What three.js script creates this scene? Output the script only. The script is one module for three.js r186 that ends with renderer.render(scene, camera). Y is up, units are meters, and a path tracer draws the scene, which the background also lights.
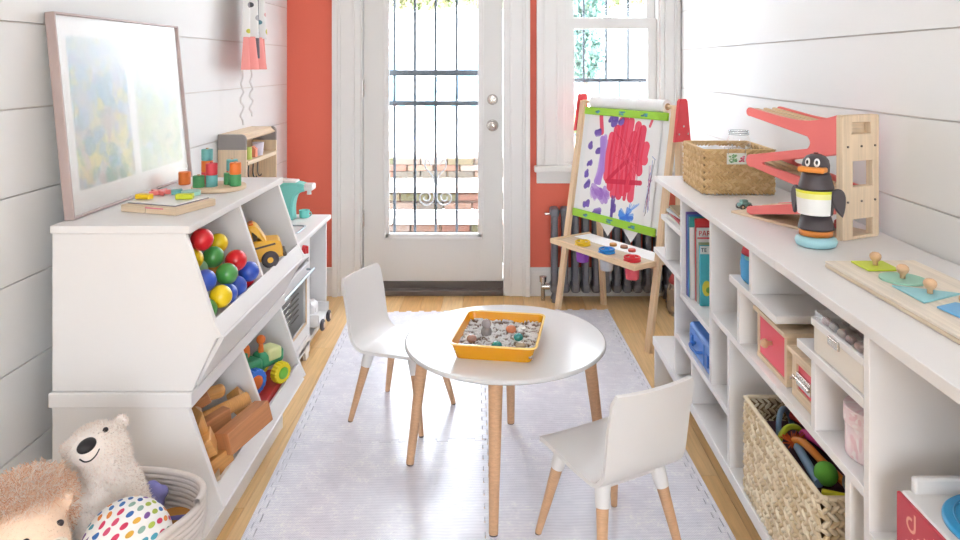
import * as THREE from 'three';
import { RoundedBoxGeometry } from 'three/addons/geometries/RoundedBoxGeometry.js';
import { mergeGeometries, mergeVertices, toCreasedNormals } from 'three/addons/utils/BufferGeometryUtils.js';
import { MarchingCubes } from 'three/addons/objects/MarchingCubes.js';
import { RectAreaLightUniformsLib } from 'three/addons/lights/RectAreaLightUniformsLib.js';

// ---------------------------------------------------------------- camera, sky, sun, exposure
const scene = new THREE.Scene();
const camera = new THREE.PerspectiveCamera(2 * Math.atan(270 / 720) * 180 / Math.PI, 960 / 540, 0.05, 200);
camera.position.set(0, 1.28, 0);
camera.lookAt(0, 1.28, -5);
camera.setViewOffset(960, 540, -17, 205, 960, 540);   // level camera with a shifted lens: verticals stay upright
const renderer = new THREE.WebGLRenderer({ antialias: true });
renderer.toneMapping = THREE.LinearToneMapping;
renderer.toneMappingExposure = 0.665;
renderer.shadowMap.enabled = true;
RectAreaLightUniformsLib.init();
scene.background = new THREE.Color(0.87, 0.94, 1.03);
scene.backgroundIntensity = 20;
const sun = new THREE.DirectionalLight(0xfff3e2, 5);
sun.position.set(-5, 11, 1.5);
sun.target.position.set(0, 0, -7);
sun.shadow.radius = 3;
Object.assign(sun.shadow.camera, { left: -14, right: 14, top: 14, bottom: -14, near: 0.5, far: 40 });
scene.add(sun, sun.target);

// ---------------------------------------------------------------- helpers
function mulberry(a) { return () => { a |= 0; a = a + 0x6D2B79F5 | 0; let t = Math.imul(a ^ a >>> 15, 1 | a); t = t + Math.imul(t ^ t >>> 7, 61 | t) ^ t; return ((t ^ t >>> 14) >>> 0) / 4294967296; }; }
const rnd = mulberry(11), rr = (a, b) => a + (b - a) * rnd();
const R = Math.PI / 180;
const used = new Map();
function numbered(name) { const n = used.has(name) ? used.get(name) + 1 : 0; used.set(name, n); return n ? name + '_' + String(n).padStart(3, '0') : name; }
function place(o, p, r) { if (p) o.position.set(...p); if (r) o.rotation.set(...r); return o; }
function part(name, geo, mat, parent, p, r) { const m = place(new THREE.Mesh(geo, mat), p, r); m.name = name; parent.add(m); return m; }
function thing(name, label, category, p = [0, 0, 0], ry = 0, group) {
  const g = new THREE.Group(); g.name = numbered(name); place(g, p, [0, ry, 0]); scene.add(g);
  g.userData = { label, category }; if (group) g.userData.group = group; return g;
}
function single(name, label, category, geo, mat, p, r, group) {
  const m = place(new THREE.Mesh(geo, mat), p, r); m.name = numbered(name); scene.add(m);
  m.userData = { label, category }; if (group) m.userData.group = group; return m;
}
function struct(name, label, geo, mat, p, r) {
  const m = place(geo ? new THREE.Mesh(geo, mat) : new THREE.Group(), p, r); m.name = name; scene.add(m);
  m.userData = { kind: 'structure', label }; return m;
}
// geometry -------------------------------------------------------
const flat = (g) => { const o = g.index ? g.toNonIndexed() : g; for (const k of Object.keys(o.attributes)) if (!['position', 'normal', 'uv'].includes(k)) o.deleteAttribute(k); return o; };
const merge = (...gs) => mergeGeometries(gs.flat().map(flat));
const at = (g, x = 0, y = 0, z = 0, rx = 0, ry = 0, rz = 0) => { const m = new THREE.Matrix4().makeRotationFromEuler(new THREE.Euler(rx, ry, rz)); m.setPosition(x, y, z); return g.applyMatrix4(m); };
const rb = (w, h, d, r = 0.002, s = 2) => metreUV(new RoundedBoxGeometry(w, h, d, s, Math.min(r, w * 0.49, h * 0.49, d * 0.49)));
const bx = (w, h, d) => metreUV(new THREE.BoxGeometry(w, h, d));
// box from x0..x1, y0..y1, z0..z1
const span = (x0, x1, y0, y1, z0, z1, r = 0) => at(r ? rb(x1 - x0, y1 - y0, z1 - z0, r) : bx(x1 - x0, y1 - y0, z1 - z0), (x0 + x1) / 2, (y0 + y1) / 2, (z0 + z1) / 2);
const cyl = (r0, r1, h, n = 24) => new THREE.CylinderGeometry(r0, r1, h, n);
const sph = (r, a = 24, b = 16) => new THREE.SphereGeometry(r, a, b);
function metreUV(g) {   // uv in metres, u along the longest side
  g.computeBoundingBox(); const s = new THREE.Vector3(); g.boundingBox.getSize(s);
  const dims = [s.x, s.y, s.z], p = g.attributes.position, n = g.attributes.normal, uv = new Float32Array(p.count * 2);
  for (let i = 0; i < p.count; i++) {
    const q = [p.getX(i), p.getY(i), p.getZ(i)], w = [Math.abs(n.getX(i)), Math.abs(n.getY(i)), Math.abs(n.getZ(i))];
    const drop = w.indexOf(Math.max(...w)), keep = [0, 1, 2].filter((k) => k !== drop).sort((a, b) => dims[b] - dims[a]);
    uv[i * 2] = q[keep[0]]; uv[i * 2 + 1] = q[keep[1]] + drop * 0.37;
  }
  g.setAttribute('uv', new THREE.BufferAttribute(uv, 2)); return g;
}
function shiftUV(g, du, dv) { const u = g.attributes.uv; for (let i = 0; i < u.count; i++) u.setXY(i, u.getX(i) + du, u.getY(i) + dv); return g; }
function shape(pts) { const s = new THREE.Shape(); pts.forEach((p, i) => (i ? s.lineTo(...p) : s.moveTo(...p))); s.closePath(); return s; }
function ext(pts, depth, bevel = 0.0015, holes = []) {   // polygon (x, y) extruded towards +z, centred on z = 0
  const s = pts.curves ? pts : shape(pts); for (const h of holes) s.holes.push(h.curves ? h : new THREE.Path(h.map((q) => new THREE.Vector2(...q))));
  const g = new THREE.ExtrudeGeometry(s, { depth: depth - 2 * bevel, bevelEnabled: bevel > 0, bevelThickness: bevel, bevelSize: bevel, bevelOffset: -bevel, bevelSegments: 1, curveSegments: 16 });
  g.translate(0, 0, -depth / 2 + bevel); return metreUV(g);
}
function roundRect(w, h, r, cx = 0, cy = 0) { const s = new THREE.Shape(), x = cx - w / 2, y = cy - h / 2;
  s.moveTo(x + r, y); s.lineTo(x + w - r, y); s.absarc(x + w - r, y + r, r, -Math.PI / 2, 0); s.lineTo(x + w, y + h - r); s.absarc(x + w - r, y + h - r, r, 0, Math.PI / 2);
  s.lineTo(x + r, y + h); s.absarc(x + r, y + h - r, r, Math.PI / 2, Math.PI); s.lineTo(x, y + r); s.absarc(x + r, y + r, r, Math.PI, 1.5 * Math.PI); s.isShape = true; return s; }
const lathe = (pts, n = 32) => new THREE.LatheGeometry(pts.map((p) => new THREE.Vector2(...p)), n);
const tube = (pts, r, seg = 24, rad = 8, closed = false) => new THREE.TubeGeometry(new THREE.CatmullRomCurve3(pts.map((p) => new THREE.Vector3(...p)), closed), seg, r, rad, closed);
const soften = (g, angle = 0.6) => toCreasedNormals(g, angle);
// a bar with a round section from a to b
function bar(a, b, r0, r1 = r0, n = 16) { const A = new THREE.Vector3(...a), B = new THREE.Vector3(...b), v = B.clone().sub(A), g = cyl(r1, r0, v.length(), n);
  g.applyQuaternion(new THREE.Quaternion().setFromUnitVectors(new THREE.Vector3(0, 1, 0), v.clone().normalize())); const c = A.add(B).multiplyScalar(0.5); return g.translate(c.x, c.y, c.z); }
// a bar with a square section from a to b
function beam(a, b, w, t, r = 0.002) { const A = new THREE.Vector3(...a), B = new THREE.Vector3(...b), v = B.clone().sub(A), g = rb(w, v.length(), t, r);
  g.applyQuaternion(new THREE.Quaternion().setFromUnitVectors(new THREE.Vector3(0, 1, 0), v.clone().normalize())); const c = A.add(B).multiplyScalar(0.5); return g.translate(c.x, c.y, c.z); }
function sdfMesh(fn, c, half, res = 56) {   // smooth body: fn(x, y, z) is a distance, negative inside
  const mc = new MarchingCubes(res, new THREE.MeshStandardMaterial(), false, false, 400000); mc.isolation = 0; const h = res / 2;
  for (let k = 0; k < res; k++) for (let j = 0; j < res; j++) for (let i = 0; i < res; i++)
    mc.field[i + j * res + k * res * res] = -fn(c[0] + (i - h) / h * half, c[1] + (j - h) / h * half, c[2] + (k - h) / h * half);
  mc.update(); const n = mc.count, g = new THREE.BufferGeometry();
  g.setAttribute('position', new THREE.BufferAttribute(mc.positionArray.slice(0, n * 3), 3));
  g.scale(half, half, half); g.translate(...c); const m = mergeVertices(g, 1e-5); m.computeVertexNormals();
  m.setAttribute('uv', new THREE.BufferAttribute(new Float32Array(m.attributes.position.count * 2), 2)); return m;
}
const smin = (a, b, k) => { const h = Math.max(k - Math.abs(a - b), 0) / k; return Math.min(a, b) - h * h * k * 0.25; };
const ell = (x, y, z, c, r) => { const a = (x - c[0]) / r[0], b = (y - c[1]) / r[1], d = (z - c[2]) / r[2], k = Math.sqrt(a * a + b * b + d * d); return (k - 1) * Math.min(...r); };
const cap = (x, y, z, a, b, ra, rb2) => { const v = [b[0] - a[0], b[1] - a[1], b[2] - a[2]], w = [x - a[0], y - a[1], z - a[2]];
  const t = Math.max(0, Math.min(1, (v[0] * w[0] + v[1] * w[1] + v[2] * w[2]) / (v[0] ** 2 + v[1] ** 2 + v[2] ** 2)));
  return Math.hypot(w[0] - v[0] * t, w[1] - v[1] * t, w[2] - v[2] * t) - (ra + (rb2 - ra) * t); };
// textures -------------------------------------------------------
const hash2 = (x, y) => { let h = Math.imul(x, 374761393) + Math.imul(y, 668265263) | 0; h = Math.imul(h ^ h >>> 13, 1274126177); return ((h ^ h >>> 16) >>> 0) / 4294967296; };
function pn(x, y, px, py) { const xi = Math.floor(x), yi = Math.floor(y), fx = x - xi, fy = y - yi, u = fx * fx * (3 - 2 * fx), v = fy * fy * (3 - 2 * fy), m = (a, n) => ((a % n) + n) % n;
  const h = (i, j) => hash2(m(xi + i, px), m(yi + j, py)); return (h(0, 0) * (1 - u) + h(1, 0) * u) * (1 - v) + (h(0, 1) * (1 - u) + h(1, 1) * u) * v; }
function dataTex(w, h, fn, srgb = true, repeat = [1, 1]) {
  const d = new Uint8Array(w * h * 4);
  for (let j = 0; j < h; j++) for (let i = 0; i < w; i++) { const c = fn(i / w, j / h), k = (j * w + i) * 4; for (let q = 0; q < 3; q++) d[k + q] = Math.max(0, Math.min(255, (c.length ? c[q] : c) * 255)); d[k + 3] = 255; }
  const t = new THREE.DataTexture(d, w, h); t.wrapS = t.wrapT = THREE.RepeatWrapping; t.magFilter = THREE.LinearFilter; t.minFilter = THREE.LinearMipmapLinearFilter; t.generateMipmaps = true;
  if (srgb) t.colorSpace = THREE.SRGBColorSpace; t.repeat.set(...repeat); t.needsUpdate = true; return t;
}
function canvasTex(w, h, draw) { const c = document.createElement('canvas'); c.width = w; c.height = h; draw(c.getContext('2d'), w, h); const t = new THREE.CanvasTexture(c); t.colorSpace = THREE.SRGBColorSpace; t.anisotropy = 8; return t; }
const grain = dataTex(512, 256, (u, v) => {
  const w = pn(u * 3, v * 6, 3, 6) * 0.6 + pn(u * 6, v * 24, 6, 24) * 0.4, f = pn(u * 8, v * 150, 8, 150), r = 0.5 + 0.5 * Math.sin((v * 9 + w * 2.2) * 6.283);
  const k = 0.91 + 0.035 * r + 0.06 * (f - 0.5) + 0.05 * (w - 0.5) + 0.03; return [k, k * 0.985, k * 0.965]; }, true, [1.6, 3.2]);
const speck = dataTex(256, 256, (u, v) => { const k = 0.5 + 0.5 * (pn(u * 60, v * 60, 60, 60) - 0.5) + 0.35 * (pn(u * 128, v * 128, 128, 128) - 0.5); return [k, k, k]; }, false, [4, 4]);
// materials ------------------------------------------------------
const std = (color, roughness = 0.5, extra = {}) => new THREE.MeshStandardMaterial({ color, roughness, ...extra });
const wood = (color, roughness = 0.5) => new THREE.MeshStandardMaterial({ color, roughness, map: grain, bumpMap: grain, bumpScale: 0.0006 });
const M = {
  white: std(0xf3f0ee, 0.38), wallWhite: std(0xf4f3f1, 0.42), trim: std(0xf1efec, 0.32), doorWhite: std(0xeceae6, 0.36), ceiling: std(0xf5f4f2, 0.8),
  coral: std(0xe06a52, 0.6, { bumpMap: speck, bumpScale: 0.0004 }), gap: std(0xe6dfd9, 0.7),
  chair: std(0xf1eeeb, 0.34), tableTop: std(0xe2e1e0, 0.17),
  beech: wood(0xdcb08a, 0.45), pale: wood(0xedd0ac, 0.5), ply: wood(0xf0d9bc, 0.5), maple: wood(0xeed8bb, 0.45), oak: wood(0xd6b084, 0.4), honey: wood(0xe4aa66, 0.42), redwood: wood(0xcb8d60, 0.45),
  iron: std(0x6f6f76, 0.5, { metalness: 0.25 }), bars: std(0x4b5660, 0.5, { metalness: 0.3 }), nickel: std(0xc9c4be, 0.25, { metalness: 1 }), dark: std(0x6c625c, 0.5),
  glass: new THREE.MeshPhysicalMaterial({ color: 0xffffff, roughness: 0, transmission: 1, thickness: 0, ior: 1.5 }),
  red: std(0xcf2f33, 0.35), coralRed: std(0xf07c78, 0.42), yellow: std(0xf2c81f, 0.35), green: std(0x4f9d57, 0.4), blue: std(0x2f5fc4, 0.35), teal: std(0x6fb3b0, 0.45), orange: std(0xe8792f, 0.4), lime: std(0xc8cf2b, 0.4), mint: std(0x9fcfc0, 0.4), black: std(0x2b2729, 0.45), charcoal: std(0x4a4346, 0.5), aqua: std(0x7fd8cf, 0.4),
};
// ---------------------------------------------------------------- the room: x -1.167..1.017, back wall z = -4, rear wall z = 1.7, ceiling 2.5
const UNSEEN_LAMP = 2.7;   // radiance of the unseen ceiling lamps, tuned to light the room
const XL = -1.167, XR = 1.017, ZB = -4.0, ZF = 1.7, H = 2.5;
{ // oak floor of planks that run away from the camera
  const f = struct('floor', 'light oak plank floor'); part('subfloor', span(XL - 0.1, XR + 0.1, -0.14, -0.016, ZB - 0.16, ZF + 0.1), M.dark, f);
  const tones = [0xf0c88e, 0xe9bd7e, 0xf4d09a, 0xe4b374].map((c) => wood(c, 0.33)); const w = 0.1092; let col = 0;
  for (let x = XL; x < XR - 0.001; x += w, col++) {
    let z = ZB + 0.02 - rr(0, 0.7), first = true;
    while (z < ZF) { const L = rr(0.9, 1.7), z0 = Math.max(z, ZB), z1 = Math.min(z + L, ZF); z += L; if (z1 - z0 < 0.05) continue;
      const g = shiftUV(span(x + 0.0007, x + w - 0.0007, -0.016, 0, z0 + 0.0007, z1 - 0.0007), rnd() * 3, rnd() * 3); part('plank', g, tones[Math.floor(rnd() * 4)], f); } }
}
struct('ceiling', 'flat white ceiling', span(XL - 0.12, XR + 0.12, H, H + 0.12, ZB - 0.16, ZF + 0.1), M.ceiling);
function boards(name, label, x, side, y0, pitch) { // shiplap: boards with open gaps over a backing
  const w = struct(name, label), out = side < 0 ? [x - 0.13, x - 0.007] : [x + 0.007, x + 0.13];
  part('backing', span(out[0], out[1], -0.02, H, ZB - 0.16, ZF + 0.1), M.gap, w);
  const b = side < 0 ? [x - 0.0075, x] : [x, x + 0.0075]; let y = y0; while (y > pitch * 0.05) y -= pitch; 
  for (; y < H; y += pitch) { const a = Math.max(0.002, y + 0.0022), c = Math.min(H, y + pitch - 0.0022); if (c - a > 0.01) part('board', span(b[0], b[1], a, c, ZB, ZF), M.wallWhite, w); }
}
boards('wall_left', 'white shiplap wall behind the toy bins', XL, -1, 1.384, 0.2105);
boards('wall_right', 'white shiplap wall behind the long shelf', XR, 1, 1.363, 0.2095);
{ // coral back wall with the door and window openings
  const z0 = ZB - 0.15, z1 = ZB, dx0 = -0.756, dx1 = 0.039, wx0 = 0.372, wx1 = 0.905, wy0 = 0.70, wy1 = 2.15, dh = 2.06;
  struct('wall_back', 'coral red painted end wall', merge(span(XL, dx0, 0, H, z0, z1), span(dx0, dx1, dh, H, z0, z1), span(dx1, wx0, 0, H, z0, z1), span(wx0, wx1, 0, wy0, z0, z1), span(wx0, wx1, wy1, H, z0, z1), span(wx1, XR, 0, H, z0, z1)), M.coral);
  const casing = (x0, x1, y0, y1, flip) => { const w = x1 - x0, s = (a, b, t) => { const p = flip ? [x1 - b * w, x1 - a * w] : [x0 + a * w, x0 + b * w]; return span(p[0], p[1], y0, y1, z1, z1 + t, 0.004); };
    return [s(0, 0.2, 0.034), s(0.19, 0.3, 0.024), s(0.29, 0.72, 0.017), s(0.70, 0.80, 0.021), s(0.79, 1, 0.013)]; };
  struct('trim_1', 'white moulded casing left of the door', merge(casing(-0.911, dx0, 0, dh + 0.06)), M.trim);
  struct('trim_2', 'white moulded casing right of the door', merge(casing(dx1, 0.183, 0, dh + 0.06, true)), M.trim);
  struct('trim_3', 'white casing over the door', span(-0.911, 0.183, dh + 0.06, dh + 0.2, z1, z1 + 0.03, 0.004), M.trim);
  struct('trim_4', 'white moulded casing left of the window', merge(casing(0.219, wx0, 0.724, wy1)), M.trim);
  struct('trim_5', 'white moulded casing right of the window', merge(casing(wx1, XR - 0.004, 0.724, wy1, true)), M.trim);
  struct('trim_6', 'white window stool and apron', merge(span(0.205, XR - 0.003, 0.69, 0.724, z1, z1 + 0.055, 0.008), span(0.219, XR - 0.004, 0.625, 0.69, z1, z1 + 0.02, 0.004)), M.trim);
  struct('trim_7', 'white casing over the window', span(0.219, XR - 0.004, wy1, wy1 + 0.14, z1, z1 + 0.03, 0.004), M.trim);
  const base = (x0, x1) => merge(span(x0, x1, 0, 0.135, z1, z1 + 0.016, 0.002), span(x0, x1, 0.13, 0.158, z1, z1 + 0.011, 0.004));
  struct('baseboard_left', 'white baseboard left of the door', base(XL + 0.001, -0.912), M.trim);
  struct('baseboard_right', 'white baseboard under the window', base(0.184, XR - 0.001), M.trim);
  // jambs of the door and the door itself
  struct('trim_8', 'white door jambs', merge(span(dx0 - 0.004, dx0 + 0.004, 0, dh, z0, z1), span(dx1 - 0.004, dx1 + 0.004, 0, dh, z0, z1)), M.trim);
  const door = struct('door_1', 'white entry door with a tall glass lite', null, null, [0, 0, 0]);
  const gx0 = -0.61, gx1 = -0.101, gy0 = 0.328, gy1 = 1.9, zd0 = -4.085, zd1 = -4.04, X0 = dx0 + 0.007, X1 = dx1 - 0.007, Y0 = 0.068, Y1 = 2.05;
  part('door_slab', merge(span(X0, gx0, Y0, Y1, zd0, zd1, 0.003), span(gx1, X1, Y0, Y1, zd0, zd1, 0.003), span(gx0 - 0.002, gx1 + 0.002, Y0, gy0, zd0, zd1 - 0.0004), span(gx0 - 0.002, gx1 + 0.002, gy1, Y1, zd0, zd1 - 0.0004)), M.doorWhite, door);
  const mo = (o, w, t) => { const a = gx0 - o, b = gx1 + o, c = gy0 - o, d = gy1 + o; return [span(a, a + w, c, d, zd1 - 0.004, zd1 + t, 0.003), span(b - w, b, c, d, zd1 - 0.004, zd1 + t, 0.003), span(a, b, c, c + w, zd1 - 0.004, zd1 + t, 0.003), span(a, b, d - w, d, zd1 - 0.004, zd1 + t, 0.003)]; };
  part('glazing_moulding', merge(mo(0.027, 0.012, 0.010), mo(0.016, 0.022, 0.006)), M.trim, door);
  part('glass_pane', span(gx0 - 0.004, gx1 + 0.004, gy0 - 0.004, gy1 + 0.004, -4.066, -4.062), M.glass, door);
  for (const y of [0.42, 1.15, 1.85]) part('hinge', merge(at(cyl(0.007, 0.007, 0.1, 12), dx0 + 0.004, y, zd1 + 0.006), span(dx0 - 0.004, dx0 + 0.012, y - 0.045, y + 0.045, zd1 - 0.003, zd1 + 0.003)), M.nickel, door);
  const knob = part('door_knob', at(lathe([[0, 0.062], [0.014, 0.062], [0.024, 0.056], [0.0275, 0.045], [0.024, 0.034], [0.013, 0.026], [0.012, 0.012], [0.03, 0.008], [0.033, 0.003], [0.033, 0], [0, 0]], 32), 0, 0, 0, Math.PI / 2), M.nickel, door, [-0.025, 0.941, zd1]);
  part('keyhole', at(cyl(0.004, 0.004, 0.004, 12), 0, 0, 0.063, Math.PI / 2), M.iron, knob);
  const bolt = part('deadbolt', at(lathe([[0, 0.016], [0.02, 0.016], [0.026, 0.012], [0.03, 0.004], [0.03, 0], [0, 0]], 32), 0, 0, 0, Math.PI / 2), M.nickel, door, [-0.025, 1.086, zd1]);
  part('thumb_turn', at(rb(0.034, 0.01, 0.018, 0.004), 0, 0, 0.024, 0, 0, 0.8), M.nickel, bolt);
  struct('trim_9', 'dark door saddle', merge(span(dx0 + 0.004, dx1 - 0.004, 0, 0.03, -4.13, -3.985, 0.006), span(dx0 + 0.004, dx1 - 0.004, 0.028, 0.066, -4.11, -4.035, 0.003)), M.dark);
  // double-hung window
  const win = struct('window_1', 'white double hung window');
  part('window_frame', merge(span(wx0 - 0.001, 0.387, wy0, wy1, z0, z1, 0.002), span(0.894, wx1 + 0.001, wy0, wy1, z0, z1, 0.002), span(wx0, wx1, wy0 - 0.002, 0.735, z0, z1 + 0.001, 0.002), span(wx0, wx1, wy1 - 0.02, wy1, z0, z1)), M.trim, win);
  const sash = (n, y0, y1, b, t, zf) => { const s = part(n, merge(span(0.388, 0.433, y0, y1, zf - 0.035, zf, 0.003), span(0.844, 0.893, y0, y1, zf - 0.035, zf, 0.003), span(0.43, 0.847, y0, y0 + b, zf - 0.035, zf - 0.0003, 0.002), span(0.43, 0.847, y1 - t, y1, zf - 0.035, zf - 0.0003, 0.002)), M.trim, win);
    part('glass_pane', span(0.43, 0.847, y0 + b - 0.003, y1 - t + 0.003, zf - 0.019, zf - 0.016), M.glass, s); return s; };
  const low = sash('lower_sash', 0.735, 1.541, 0.065, 0.058, -4.03); sash('upper_sash', 1.50, 2.13, 0.05, 0.05, -4.075);
  part('sash_lock', merge(span(0.595, 0.645, 1.541, 1.549, -4.06, -4.035, 0.003), at(rb(0.05, 0.006, 0.01, 0.003), 0.605, 1.554, -4.047, 0, 0.3, 0.1)), M.nickel, low);
}
{ // rear wall out of view; its unseen window is placed to light the near side
  const a = -0.19, b = 0.96, y0 = 0.3, y1 = 2.15, z0 = ZF, z1 = ZF + 0.1;
  struct('wall_front', 'white wall behind the camera', merge(span(XL, a, 0, H, z0, z1), span(b, XR, 0, H, z0, z1), span(a, b, 0, y0, z0, z1), span(a, b, y1, H, z0, z1)), M.wallWhite);
  const w = struct('unseen_window_2', 'unseen tall window behind the camera, placed to light the near side');
  part('window_frame', merge(span(a, a + 0.05, y0, y1, z0 + 0.02, z0 + 0.07), span(b - 0.05, b, y0, y1, z0 + 0.02, z0 + 0.07), span(a, b, y0, y0 + 0.05, z0 + 0.021, z0 + 0.071), span(a, b, y1 - 0.05, y1, z0 + 0.021, z0 + 0.071), span((a + b) / 2 - 0.03, (a + b) / 2 + 0.03, y0, y1, z0 + 0.02, z0 + 0.07)), M.trim, w);
  part('glass_pane', span(a + 0.04, b - 0.04, y0 + 0.04, y1 - 0.04, z0 + 0.043, z0 + 0.046), M.glass, w);
}
for (const [i, z] of [-3.25, -1.0, 0.7].entries()) { // ceiling lamps out of view, placed to brighten the room from above
  const where = ['nearest the door', 'over the toy bins', 'behind the camera'][i];
  const l = thing('unseen_ceiling_lamp', 'unseen square white ceiling lamp ' + where, 'ceiling lamp', [-0.07, H, z], 0, 'unseen ceiling lamps');
  part('unseen_lamp_rim', merge(span(-0.36, -0.32, -0.04, -0.0005, -0.36, 0.36, 0.004), span(0.32, 0.36, -0.04, -0.0005, -0.36, 0.36, 0.004), span(-0.33, 0.33, -0.04, -0.0005, -0.36, -0.32, 0.004), span(-0.33, 0.33, -0.04, -0.0005, 0.32, 0.36, 0.004)), M.trim, l);
  part('unseen_lamp_diffuser', span(-0.325, 0.325, -0.03, -0.012, -0.325, 0.325), new THREE.MeshStandardMaterial({ color: 0xffffff, emissive: 0xeef4ff, emissiveIntensity: 1.5 }), l);
  const ra = new THREE.RectAreaLight(0xeef4ff, UNSEEN_LAMP, 0.64, 0.64); ra.position.set(0, -0.034, 0); ra.rotation.x = -Math.PI / 2; ra.name = 'unseen_lamp_light'; l.add(ra);
}
// ---------------------------------------------------------------- outdoors
{
  struct('ground', 'pale paved yard', merge(span(-14, 14, -0.2, -0.1, -5.0, -4.16), span(-14, 14, -0.2, -0.12, ZF + 0.12, 14)), std(0xcfcac2, 0.9));
  const stone = [0x6e665d, 0x625d55, 0x766558, 0x5a5850, 0x7a736b, 0x70574b].map((c) => std(c, 0.95, { bumpMap: speck, bumpScale: 0.004 })), moss = [std(0x51553f, 1), std(0x615f4d, 1)];
  const st = thing('garden_steps', 'mossy brick garden steps with pale stone treads seen through the door glass', 'steps', [0, 0, -5]);
  const runs = [[-0.1, 0.2175, 0, 0.276], [0.2175, 0.39, -0.276, 0.394], [0.39, 0.587, -0.67, 0.35]];
  const shared = [0, 1, 2].map(() => rb(0.2, 0.052, 0.1, 0.008, 1));
  for (const [yb, yt, zf, dep] of runs) {
    part('riser_core', span(-3.2, 2.4, yb, yt - 0.04, zf - dep, zf - 0.03), std(0x8d857a, 1), st);
    const n = Math.round((yt - yb - 0.045) / 0.058);
    for (let k = 0; k < n; k++) for (let x = -1.75 + (k % 2) * 0.1; x < 1.15; x += 0.209) part('brick', shared[k % 3], k === n - 1 && rnd() < 0.45 ? moss[rnd() < 0.5 ? 0 : 1] : stone[Math.floor(rnd() * 6)], st, [x, yb + 0.028 + k * (yt - yb - 0.045) / n, zf - 0.045 + rr(-0.006, 0.006)]);
    if (dep < 0.38 && yt > 0.5) continue;
    for (let x = -3.2; x < 2.3; x += 0.62) part('tread_stone', rb(0.612, 0.042, dep + 0.03, 0.006, 1), std(0xd0cbc2, 0.9), st, [x + 0.31, yt - 0.021, zf - dep / 2 + 0.012]);
  }
  struct('terrace', 'sunlit pale stone terrace above the garden steps', merge(span(-14, 14, 0.3, 0.587, -16, -5.765)), std(0xe3ded6, 0.9));
  struct('garden_wall', 'white rendered garden wall at the back of the terrace', merge(span(-14, 14, 0.58, 2.05, -12.3, -12), span(-14, 14, 2.05, 2.16, -12.36, -11.94)), std(0xe9edf0, 0.9));
  // two slatted garden chairs
  const blueW = std(0x86b6d8, 0.7), whiteW = std(0xe6e8ea, 0.7);
  const garden = (name, label, p, ry, m) => { const c = thing(name, label, 'garden chair', p, ry, 'garden chairs on the terrace');
    for (let k = 0; k < 5; k++) part('back_slat', rb(0.085, 0.72 - Math.abs(k - 2) * 0.05, 0.02, 0.006, 1), m, c, [(k - 2) * 0.1, 0.62 - Math.abs(k - 2) * 0.02, -0.28], [-0.35, 0, 0]);
    for (let k = 0; k < 5; k++) part('seat_slat', rb(0.52, 0.02, 0.08, 0.006, 1), m, c, [0, 0.28 + k * 0.022, -0.16 + k * 0.09], [-0.2, 0, 0]);
    for (const s of [-1, 1]) { part('arm', rb(0.12, 0.022, 0.62, 0.006, 1), m, c, [s * 0.33, 0.53, 0]); part('leg', rb(0.03, 0.53, 0.09, 0.005, 1), m, c, [s * 0.29, 0.265, 0.24]); part('leg', rb(0.03, 0.42, 0.09, 0.005, 1), m, c, [s * 0.29, 0.21, -0.26], [-0.3, 0, 0]); } return c; };
  garden('garden_chair', 'pale blue slatted garden chair left on the terrace beyond the door', [-1.1, 0.587, -7.6], 0.7, blueW);
  garden('garden_chair', 'pale blue slatted garden chair with white arms further right on the terrace', [-0.42, 0.587, -8.9], -0.5, blueW);
  // terrace railing
  const rail = thing('garden_railing', 'dark metal garden railing seen through the lower window sash', 'railing', [0, 0.587, -6.4]);
  part('top_rail', span(0.42, 2.6, 0.545, 0.575, -0.02, 0.02, 0.003), M.bars, rail); part('bottom_rail', span(0.42, 2.6, 0.06, 0.085, -0.012, 0.012), M.bars, rail);
  for (let x = 0.55; x < 2.6; x += 0.18) part('baluster', at(rb(0.018, 0.58, 0.018, 0.002, 1), x, 0.29, 0), M.bars, rail);
  // security bars in front of the door glass and the window
  const sb = thing('security_bars', 'dark iron bars with scrolls behind the door glass', 'door grille', [0, 0.1, -4.135]);
  for (const x of [-0.588, -0.471, -0.352, -0.231]) part('bar', span(x - 0.007, x + 0.007, 0.02, 1.9, -0.007, 0.007), M.bars, sb);
  for (const [y, t] of [[1.135, 0.017], [0.96, 0.014]]) part('cross_bar', span(-0.64, -0.09, y - t, y + t, -0.011, 0.011, 0.002), M.bars, sb);
  part('cross_bar', span(-0.64, -0.09, 0.03, 0.05, -0.01, 0.01), M.bars, sb);
  for (const s of [-1, 1]) { const P = []; for (let k = 0; k <= 40; k++) { const t = k / 40, a = t * Math.PI * 3.4, r = 0.05 * (1 - t * 0.8); P.push([-0.352 + s * (0.055 + r * Math.cos(a + 2.4)), 0.42 + r * Math.sin(a + 2.4), 0.012]); }
    P.unshift([-0.352 + s * 0.1, 0.56, 0.012], [-0.352 + s * 0.045, 0.64, 0.012], [-0.352 + s * 0.012, 0.61, 0.012], [-0.352 + s * 0.03, 0.585, 0.012]); P.splice(0, 4, [-0.352 + s * 0.02, 0.605, 0.012], [-0.352 + s * 0.05, 0.64, 0.012], [-0.352 + s * 0.06, 0.6, 0.012], [-0.352 + s * 0.012, 0.53, 0.012]);
    part('scroll', tube(P, 0.0045, 90, 6), std(0xb9bcc0, 0.5, { metalness: 0.3 }), sb); }
  const wb = thing('window_guard', 'thin dark upright bars outside the window', 'window guard', [0, 0, -4.2]);
  for (const x of [0.505, 0.636, 0.764]) part('bar', span(x - 0.006, x + 0.006, 1.19, 2.14, -0.006, 0.006), M.bars, wb);
  part('bottom_bar', span(0.37, 0.91, 1.18, 1.202, -0.008, 0.008), M.bars, wb);
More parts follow.
